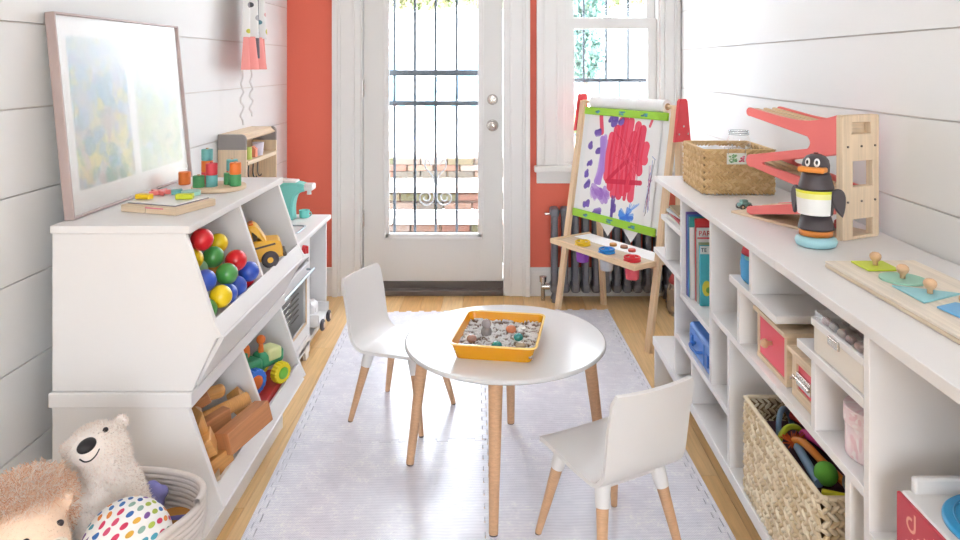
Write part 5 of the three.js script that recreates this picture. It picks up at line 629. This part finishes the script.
// ---------------------------------------------------------------- easel, turned towards the room: local x along its width, +z the painted side
{
  const e = thing('art_easel', 'wooden child easel with red brackets and a clipped painting', 'easel', [0.653, 0, -3.584], -56.6 * R), H0 = 1.1, zf = (y) => 0.178 * (1 - y / H0) + 0.012, zr = (y) => -0.05 * (1 - y / H0) - 0.03;
  for (const s of [-1, 1]) { part('front_leg', beam([s * 0.325, 0, zf(0)], [s * 0.325, 1.09, zf(1.09)], 0.034, 0.02), M.pale, e); part('rear_leg', beam([s * 0.27, 0, zr(0)], [s * 0.30, 1.09, zr(1.09)], 0.032, 0.02), M.pale, e);
    const b = part('red_bracket', at(ext([[-0.055, 0.93], [0.05, 0.93], [0.028, 1.115], [0.018, 1.125], [-0.018, 1.125], [-0.028, 1.115]], 0.016, 0.002), 0, 0, 0, 0, Math.PI / 2), std(0xd8363f, 0.4), e, [s * 0.352, 0, 0]); for (const [y, z] of [[0.965, 0.03], [0.965, -0.03], [1.0, 0]]) part('bolt', at(cyl(0.005, 0.005, 0.018, 12), 0, y, z, 0, 0, Math.PI / 2), M.nickel, b); }
  part('roll_rod', bar([-0.35, 1.085, 0.0], [0.35, 1.085, 0.0], 0.009), M.pale, e); const roll = part('paper_roll', at(cyl(0.032, 0.032, 0.52, 40), 0, 1.085, 0.0, 0, 0, Math.PI / 2), std(0xf4f3f1, 0.8), e); part('roll_core', merge(...[-1, 1].map((s) => at(cyl(0.016, 0.016, 0.006, 20), s * 0.262, 1.085, 0, 0, 0, Math.PI / 2))), std(0xb99a78, 0.8), roll);
  part('easel_board', beam([0, 0.50, zf(0.5) - 0.004], [0, 1.04, zf(1.04) - 0.004], 0.60, 0.006, 0.001), std(0xeeeeec, 0.5), e);
  const lean = Math.atan2(zf(0.5) - zf(1.04), 0.54), paint = canvasTex(1024, 1024, (c, w, h) => { const q = mulberry(6); c.fillStyle = '#f3f1ef'; c.fillRect(0, 0, w, h);
    const stroke = (col, lw, pts, a = 0.85) => { c.globalAlpha = a; c.strokeStyle = col; c.lineWidth = lw; c.lineCap = 'round'; c.lineJoin = 'round'; c.beginPath(); c.moveTo(pts[0][0] * w, pts[0][1] * h); for (let i = 1; i < pts.length; i++) c.lineTo(pts[i][0] * w, pts[i][1] * h); c.stroke(); };
    for (let k = 0; k < 9; k++) { const x = 0.35 + k * 0.06; stroke(k % 2 ? '#d8203f' : '#e0304c', 92, [[x + q() * 0.02, 0.06 + [0.17, 0.1, 0.02, 0.0, 0.02, 0.14, 0.05, 0.08, 0.22][k]], [x - 0.01, 0.4], [x + 0.02 * q(), [0.6, 0.68, 0.74, 0.74, 0.7, 0.66, 0.74, 0.5, 0.4][k]]], 0.82); }
    stroke('#c9183a', 44, [[0.36, 0.64], [0.82, 0.6]]); stroke('#c9183a', 40, [[0.38, 0.62], [0.62, 0.42]]); stroke('#df2a48', 46, [[0.66, 0.55], [0.63, 0.76]]); stroke('#e04a5e', 30, [[0.88, 0.05], [0.86, 0.1]]); stroke('#d93250', 56, [[0.17, 0.05], [0.21, 0.2]]); for (let k = 0; k < 60; k++) stroke(k % 2 ? '#ef6a7c' : '#b8122f', 3 + q() * 5, [[0.36 + q() * 0.42, 0.1 + q() * 0.3], [0.38 + q() * 0.4, 0.4 + q() * 0.25]], 0.35);
    for (const [x, y, l] of [[0.3, 0.06, 0.03], [0.34, 0.1, 0.06], [0.36, 0.04, 0.04], [0.12, 0.2, 0.06], [0.15, 0.36, 0.08], [0.04, 0.33, 0.03], [0.05, 0.5, 0.05], [0.03, 0.6, 0.03], [0.05, 0.7, 0.05], [0.06, 0.88, 0.07], [0.22, 0.93, 0.09], [0.48, 0.86, 0.03], [0.44, 0.08, 0.05]]) for (let k = 0; k < 5; k++) stroke(['#5b3f93', '#7a5bb0', '#46357f'][k % 3], 28 + q() * 30, [[x + q() * 0.03, y + q() * 0.03], [x + l, y + (q() - 0.5) * 0.05]], 0.7);
    for (let k = 0; k < 14; k++) stroke(k % 2 ? '#9d74c4' : '#b48fd3', 60, [[0.22 + q() * 0.07, 0.24 + q() * 0.05], [0.23 + q() * 0.06, 0.55], [0.2 + q() * 0.06, 0.66]], 0.5); for (let k = 0; k < 22; k++) stroke(k % 2 ? '#8f5fb4' : '#b793d0', 54, [[0.15 + q() * 0.22, 0.7 + q() * 0.1], [0.17 + q() * 0.24, 0.72 + q() * 0.12]], 0.5); for (let k = 0; k < 8; k++) stroke('#5a3f8e', 18, [[0.46 + q() * 0.05, 0.76 + q() * 0.05], [0.47 + q() * 0.04, 0.95]], 0.6);
    for (let k = 0; k < 26; k++) { const a = q() * 6.3; stroke(k % 3 ? '#2f68cc' : '#4f8de0', 30, [[0.68, 0.92], [0.68 + Math.cos(a) * 0.09, 0.9 + Math.sin(a) * 0.06]], 0.6); } for (let k = 0; k < 10; k++) stroke('#6fa2e6', 8, [[0.7, 0.88], [0.7 + q() * 0.14, 0.76 + q() * 0.05]], 0.6);
    for (let k = 0; k < 18; k++) stroke(['#3c3a44', '#7b3f8a', '#3f63b5', '#c23a5a'][k % 4], 5, [[0.9 + q() * 0.07, 0.35 + q() * 0.5], [0.91 + q() * 0.07, 0.37 + q() * 0.5]], 0.7); });
  const sheet = part('painting_sheet', beam([0.0, 0.50, zf(0.5) + 0.0015], [0.0, 1.05, zf(1.05) + 0.0015], 0.515, 0.002, 0.0008), std(0xf3f1ef, 0.85), e); part('painting', at(new THREE.PlaneGeometry(0.505, 0.545), 0, 0.775, zf(0.775) + 0.0032, -lean), new THREE.MeshStandardMaterial({ map: paint, roughness: 0.8 }), sheet);
  const gT = canvasTex(256, 32, (c, w, h) => { const q = mulberry(2); c.fillStyle = '#93c51d'; c.fillRect(0, 0, w, h); for (const x of [40, 118, 186]) for (let k = 0; k < 6; k++) { c.fillStyle = ['#1f6fa6', '#2f86b8', '#3b5c6a'][k % 3]; c.globalAlpha = 0.7; c.beginPath(); c.ellipse(x + q() * 12, 10 + q() * 12, 5, 4, q() * 3, 0, 7); c.fill(); } });
  const gM = new THREE.MeshStandardMaterial({ map: gT, roughness: 0.5 }); for (const y of [1.04, 0.515]) { const g = part('green_clamp', at(rb(0.585, 0.038, 0.012, 0.003), 0, y, zf(y) + 0.006, -lean), std(0x8fc31a, 0.5), e); part('paint_marks', at(new THREE.PlaneGeometry(0.58, 0.034), 0, y, zf(y) + 0.0123, -lean), gM, g); }
  for (const [x, r] of [[-0.03, 0.3], [0.13, -0.25]]) part('paper_corner', at(ext([[-0.05, 0.5], [0.06, 0.5], [0.01, 0.44]], 0.002, 0.0005), x, 0, zf(0.47) + 0.004), std(0xf1efec, 0.85), e);
  const ty = 0.385; part('tray_panel', at(ext([[-0.27, 0.02], [0.31, 0.02], [0.31, 0.262], [-0.27, 0.262]], 0.006, 0.0008, [-0.106, 0.07, 0.2405].map((x) => Array.from({ length: 28 }, (_, k) => [x + 0.0365 * Math.cos(k * 0.2244), 0.205 + 0.0365 * Math.sin(k * 0.2244)]))), 0, ty + 0.003, 0, Math.PI / 2), std(0xd9c7ae, 0.6, { map: grain }), e); part('tray_rail', merge(span(-0.28, 0.32, ty - 0.012, ty + 0.014, 0.255, 0.272, 0.003), span(-0.285, -0.27, ty - 0.012, ty + 0.012, 0.01, 0.272, 0.003), span(0.308, 0.323, ty - 0.012, ty + 0.012, 0.01, 0.272, 0.003)), M.pale, e); part('white_tray_liner', span(-0.26, 0.30, ty + 0.006, ty + 0.009, 0.02, 0.13, 0.001), M.white, e);
  part('cross_brace', beam([-0.325, 0.36, zf(0.36) - 0.018], [0.325, 0.36, zf(0.36) - 0.018], 0.02, 0.014), M.pale, e);
  const W2 = (x, y, z) => { const a = -56.6 * R; return [0.653 + x * Math.cos(a) + z * Math.sin(a), y, -3.584 - x * Math.sin(a) + z * Math.cos(a)]; };
  for (const [x, lid, cup, label] of [[-0.106, 0xe8c21f, 0x9a4fc0, 'purple paint cup with a yellow lid in the easel tray'], [0.07, 0x1f86d6, 0xd8dde6, 'clear paint cup with a blue lid in the easel tray'], [0.2405, 0xe0303c, 0xf05a6a, 'pink paint cup with a red lid in the easel tray']]) { const c = thing('paint_cup', label, 'paint cup', W2(x, ty - 0.056, 0.205)); part('cup_body', lathe([[0, 0], [0.028, 0], [0.03, 0.003], [0.034, 0.062], [0, 0.062]].map(([r, y]) => [r, y < 0.06 ? y - 0.02 : y]), 32), new THREE.MeshPhysicalMaterial({ color: cup, roughness: 0.25, transmission: 0.25, thickness: 0 }), c); const l = part('cup_lid', lathe([[0, 0.088], [0.012, 0.088], [0.014, 0.074], [0.036, 0.07], [0.04, 0.066], [0.04, 0.06], [0, 0.06]], 32), std(lid, 0.35), c); part('lid_rim', at(new THREE.TorusGeometry(0.034, 0.005, 10, 36), 0, 0.078, 0, Math.PI / 2), std(lid, 0.35), l); }
  for (const [x, z, col, label] of [[-0.0, 0.1, 0xc9883c, 'brown paint pot lid lying at the back of the easel tray'], [0.06, 0.085, 0x8f5a3a, 'dark brown round lid in the middle of the easel tray'], [0.13, 0.1, 0xc2493a, 'red round lid at the back of the easel tray']]) single('paint_lid', label, 'paint', lathe([[0, 0.012], [0.016, 0.012], [0.018, 0.009], [0.018, 0], [0, 0]], 24), std(col, 0.5), W2(x, ty + 0.0095, z), null, 'lids lying in the easel tray');  // each piece is a small round lid
}
{ // patterned sack in the corner behind the easel
  const s = thing('fabric_sack', 'patterned brown and grey sack with a red top in the corner by the radiator', 'sack', [0.935, 0, -3.70]); const t = canvasTex(128, 128, (c, w, h) => { const q = mulberry(15); c.fillStyle = '#9d8a76'; c.fillRect(0, 0, w, h); for (let i = 0; i < 90; i++) { c.fillStyle = ['#6b5a4c', '#c9bba8', '#857869', '#b59a78'][i % 4]; c.beginPath(); c.ellipse(q() * w, q() * h, 3 + q() * 7, 3 + q() * 5, q() * 3, 0, 7); c.fill(); } });
  part('sack_body', lathe([[0, 0], [0.05, 0], [0.062, 0.03], [0.06, 0.12], [0.05, 0.16], [0, 0.165]], 28), new THREE.MeshStandardMaterial({ map: t, roughness: 0.9 }), s); part('sack_top', lathe([[0.045, 0.155], [0.052, 0.175], [0.035, 0.205], [0, 0.21]], 28), std(0xa8423c, 0.8), s);
}
// ---------------------------------------------------------------- rope basket with soft toys, bottom left
function furOver(parent, geo, n, len, rad, cols, seed, keep = null, droop = 0.3, messy = 0.5, curl = 0) {   // hairs growing out of a surface
  const q = mulberry(seed), P = geo.attributes.position, N = geo.attributes.normal, I = geo.index.array, F = I.length / 3, cone = new THREE.ConeGeometry(1, 1, 4, 1); cone.translate(0, 0.5, 0);
  const lock = curl ? (() => { const g = new THREE.TubeGeometry(new THREE.CatmullRomCurve3([[0, 0, 0], [0.05, 0.35, 0.02], [0.2 * curl, 0.7, -0.05], [0.55 * curl, 0.92, 0.06]].map((v) => new THREE.Vector3(...v))), 6, rad / len, 4); return g; })() : cone;
  const mats = [], tint = [], m = new THREE.Matrix4(), qt = new THREE.Quaternion(), up = new THREE.Vector3(0, 1, 0);
  for (let i = 0, tries = 0; i < n && tries < n * 6; tries++) { const f = Math.floor(q() * F) * 3, a = q(), b = q() * (1 - a), c = 1 - a - b, g = (A, k) => A.array[I[f] * 3 + k] * a + A.array[I[f + 1] * 3 + k] * b + A.array[I[f + 2] * 3 + k] * c; const p = new THREE.Vector3(g(P, 0), g(P, 1), g(P, 2)), nn = new THREE.Vector3(g(N, 0), g(N, 1), g(N, 2)).normalize(); if (keep && !keep(p, nn)) continue;
    nn.add(new THREE.Vector3((q() - 0.5) * messy * 2, (q() - 0.5) * messy * 2 - droop, (q() - 0.5) * messy * 2)).normalize(); qt.setFromUnitVectors(up, nn); const l = len * (0.6 + q() * 0.8); m.compose(p.addScaledVector(nn, -l * 0.12), qt, curl ? new THREE.Vector3(l, l, l) : new THREE.Vector3(rad, l, rad)); if (curl) m.multiply(new THREE.Matrix4().makeRotationY(q() * 6.28)); mats.push(m.clone()); tint.push(new THREE.Color(cols[Math.floor(q() * cols.length)])); i++; }
  const im = new THREE.InstancedMesh(lock, new THREE.MeshStandardMaterial({ color: 0xffffff, roughness: 0.9 }), mats.length); mats.forEach((x, i) => { im.setMatrixAt(i, x); im.setColorAt(i, tint[i]); }); im.name = 'fur'; im.userData.kind = 'stuff'; parent.add(im); return im;
}
{
  const bk = thing('rope_basket', 'soft cream coiled rope basket full of plush toys in front of the bins', 'basket', [-0.775, 0.0005, -1.455]), pts = [], turns = 33, h = 0.392, per = 56;
  for (let i = 0; i <= turns * per; i++) { const t = i / (turns * per), a = i / per * Math.PI * 2, r = (0.096 + 0.066 * Math.min(1, t * 1.15)) * (1 + 0.035 * Math.cos(2 * a + 0.6) + 0.012 * t * Math.sin(3 * a + 1)), y = 0.007 + t * (h - 0.014) + 0.012 * t * t * Math.cos(2 * a - 0.5); pts.push(new THREE.Vector3(r * Math.cos(a), y, r * Math.sin(a))); }
  const spiral = new THREE.TubeGeometry(new THREE.CatmullRomCurve3(pts), turns * per, 0.0074, 7, false), cream = std(0xf6ebe3, 0.85, { bumpMap: speck, bumpScale: 0.001 });
  part('rope_coil', spiral, cream, bk); part('basket_floor', cyl(0.095, 0.095, 0.01, 40), cream, bk, [0, 0.006, 0]);
  part('rope_handle', tube([[0.165, 0.30, 0.10], [0.188, 0.315, 0.085], [0.2, 0.3, 0.05], [0.2, 0.27, 0.02], [0.182, 0.245, 0.0]], 0.009, 30, 8), cream, bk);
}
{ // white bear
  const b = thing('plush_bear', 'cream white plush bear with a black nose sitting in the rope basket', 'soft toy', [-0.838, 0.474, -1.505], 29 * R);
  const f = (x, y, z) => { let d = ell(x, y, z, [0, 0, 0], [0.058, 0.054, 0.054]); d = smin(d, ell(x, y, z, [-0.012, 0.022, 0.036], [0.035, 0.033, 0.031]), 0.022); d = smin(d, ell(x, y, z, [0.012, -0.085, -0.012], [0.058, 0.075, 0.052]), 0.05); d = smin(d, ell(x, y, z, [0.02, -0.155, -0.008], [0.07, 0.07, 0.06]), 0.04);
    d = smin(d, cap(x, y, z, [-0.035, -0.065, 0.015], [-0.012, -0.17, 0.062], 0.024, 0.027), 0.015); d = smin(d, cap(x, y, z, [0.062, -0.07, 0.01], [0.09, -0.15, 0.05], 0.024, 0.026), 0.015); d = smin(d, cap(x, y, z, [-0.04, -0.2, 0.0], [-0.03, -0.215, 0.05], 0.032, 0.03), 0.02);
    for (const e of [[-0.052, 0.004, -0.03], [0.048, 0.036, -0.03]]) d = smin(d, ell(x, y, z, e, [0.014, 0.014, 0.012]), 0.008); return d; };
  const body = sdfMesh(f, [0.015, -0.09, 0], 0.19, 64), cr = std(0xfff4ea, 0.9); part('bear_body', body, cr, b);
  furOver(b, body, 15000, 0.0065, 0.0008, [0xfff4ea, 0xfdeee4, 0xfff8f2, 0xfbe8dc], 4, (p) => !(Math.hypot(p.x + 0.015, p.y - 0.034, p.z - 0.06) < 0.03), 0.25, 0.55);
  furOver(b, body, 2500, 0.004, 0.0005, [0xf6eee8, 0xfbf6f1], 5, (p) => Math.hypot(p.x + 0.015, p.y - 0.034, p.z - 0.06) < 0.034, 0.1, 0.6);
  const blk = std(0x211d20, 0.55); part('nose', at(sph(0.0175, 24, 16).scale(1.05, 0.78, 0.6), -0.0165, 0.0425, 0.0605, -0.75, 0, 0.45), blk, b);
  part('eye', sph(0.0055, 16, 12), blk, b, [-0.047, 0.021, 0.031]); part('eye', sph(0.0055, 16, 12), blk, b, [0.017, 0.052, 0.029]);
  part('mouth', tube([[-0.029, 0.021, 0.0655], [-0.02, 0.0145, 0.068], [-0.01, 0.0145, 0.0685], [0.0, 0.022, 0.0665], [0.006, 0.031, 0.061]], 0.0014, 24, 6), blk, b);
}
{ // lion
  const l = thing('plush_lion', 'peach plush lion with a shaggy orange mane at the lower left corner', 'soft toy', [-0.868, 0.424, -1.335], 36 * R);
  const f = (x, y, z) => { let d = ell(x, y, z, [0, 0, 0], [0.06, 0.056, 0.052]); d = smin(d, ell(x, y, z, [0.03, -0.022, 0.04], [0.034, 0.026, 0.03]), 0.02); d = smin(d, ell(x, y, z, [0.052, 0.03, 0.005], [0.02, 0.024, 0.012]), 0.006); d = smin(d, ell(x, y, z, [-0.055, 0.03, 0.005], [0.02, 0.024, 0.012]), 0.006); return smin(d, ell(x, y, z, [0.01, -0.10, -0.005], [0.05, 0.07, 0.045]), 0.04); };
  const body = sdfMesh(f, [0, -0.05, 0], 0.16, 56); part('lion_body', body, std(0xf9dcc2, 0.9), l);
  furOver(l, body, 9000, 0.0042, 0.0004, [0xfadfc8, 0xfde9d8, 0xf5d3b6], 8, null, 0.2, 0.5);
  const mane = sdfMesh((x, y, z) => Math.max(ell(x, y, z, [-0.004, 0.012, -0.022], [0.073, 0.066, 0.05]), 0), [0, 0, 0], 0.12, 40); const mg = sdfMesh((x, y, z) => ell(x, y, z, [-0.004, 0.014, -0.024], [0.068, 0.062, 0.046]), [0, 0, 0], 0.12, 40);
  const mm = part('mane', mg, std(0xd9895a, 0.95), l); furOver(mm, mg, 9000, 0.025, 0.00038, [0xffdcc0, 0xf4c29c, 0xffeee0, 0xe6aa80, 0xfff4ea], 9, (p) => p.y > -0.03 && (p.z < 0.0 || p.y > 0.045), -0.1, 0.7, 0.8);
  furOver(mm, mg, 1800, 0.028, 0.0004, [0xffdcc0, 0xf5c9a6, 0xfff0e4], 10, (p) => p.y > 0.04 && p.z > -0.03, -0.2, 0.9, 1.0);
  const blk = std(0x2a2124, 0.4); part('eye', sph(0.007, 18, 12).scale(1, 1, 0.6), blk, l, [-0.008, 0.002, 0.0535]); part('eye', sph(0.007, 18, 12).scale(1, 1, 0.6), blk, l, [0.046, 0.008, 0.0375]); part('muzzle_patch', at(sph(0.022, 24, 16).scale(1.2, 0.9, 0.8), 0.033, -0.022, 0.054), std(0xf7ead9, 0.9), l); part('nose', at(sph(0.009, 18, 12).scale(1.3, 0.8, 0.7), 0.036, -0.010, 0.07), std(0x7b4a3a, 0.6), l);
}
{ // spotted fabric ball and other soft things
  const t = canvasTex(1024, 512, (c, w, h) => { const q = mulberry(12); c.fillStyle = '#f6f3ef'; c.fillRect(0, 0, w, h); const cols = ['#c9365a', '#e0863c', '#3f78b8', '#4b9cb3', '#a9b84a', '#7a4f94', '#d9a43c', '#8fae9f', '#2f5f9f', '#d0506f']; const N = 210; for (let k = 0; k < N; k++) { const y = 1 - 2 * (k + 0.5) / N, lat = Math.asin(y), lon = (k * 2.39996) % 6.28318; c.fillStyle = cols[(Math.floor(lon * 1.6) + Math.floor((y + 1) * 3) * 3 + (q() < 0.25 ? 1 : 0)) % cols.length]; c.save(); c.translate(lon / 6.28318 * w, (0.5 - lat / Math.PI) * h); c.scale(1 / Math.max(0.15, Math.cos(lat)), 1); c.rotate(0.6 + q() * 0.4); c.beginPath(); c.ellipse(0, 0, 16, 9.5, 0, 0, 7); c.fill(); c.restore(); } });
  const ball = thing('fabric_ball', 'white fabric ball printed with bright coloured spots in the rope basket', 'ball', [-0.712, 0.356, -1.385]); part('ball_cover', at(sph(0.082, 48, 32), 0, 0, 0, 0.5, 0.4, 0.6), new THREE.MeshStandardMaterial({ map: t, roughness: 0.8 }), ball);
  const pu = sdfMesh((x, y, z) => { let d = ell(x, y, z, [0, 0, 0], [0.02, 0.024, 0.018]); for (let k = 0; k < 5; k++) { const a = k * 1.257 + 0.3; d = smin(d, ell(x, y, z, [Math.cos(a) * 0.022, Math.sin(a) * 0.022, 0], [0.013, 0.013, 0.013]), 0.012); } return d; }, [0, 0, 0], 0.05, 36);
  const p = thing('plush_star', 'purple plush star toy beside the white bear in the rope basket', 'soft toy', [-0.742, 0.352, -1.545], 0.5); part('star_body', pu, std(0x7f7cb5, 0.85), p); part('star_patch', at(sph(0.012, 18, 12).scale(1, 1, 0.4), 0, 0, 0.016), std(0x9a97cc, 0.85), p);
  const o = thing('knitted_toy', 'orange and purple knitted toy deep in the rope basket', 'soft toy', [-0.69, 0.302, -1.535], 0.3); part('toy_body', at(sph(0.04, 28, 20).scale(1.1, 0.75, 0.8), 0, 0, 0), std(0xc98a3f, 0.9, { bumpMap: speck, bumpScale: 0.002 }), o); part('toy_band', at(new THREE.TorusGeometry(0.034, 0.012, 12, 36).scale(1.1, 0.75, 0.9), 0, -0.006, 0.004, 0.4), std(0x6b649a, 0.9), o);
  const cl = sdfMesh((x, y, z) => ell(x, y, z, [0, 0, 0], [0.135, 0.07, 0.135]) + 0.014 * (pn(x * 30 + 9, z * 30 + y * 20 + 9, 97, 97) - 0.5), [0, 0, 0], 0.16, 40); single('folded_blanket', 'taupe blanket under the plush toys in the rope basket', 'blanket', cl, std(0xb6a79e, 0.95), [-0.765, 0.215, -1.455]);
}
scene.traverse((o) => { if (o.isMesh) { o.castShadow = true; o.receiveShadow = true; } if (o.isLight && o.shadow) o.castShadow = true; });
renderer.render(scene, camera);
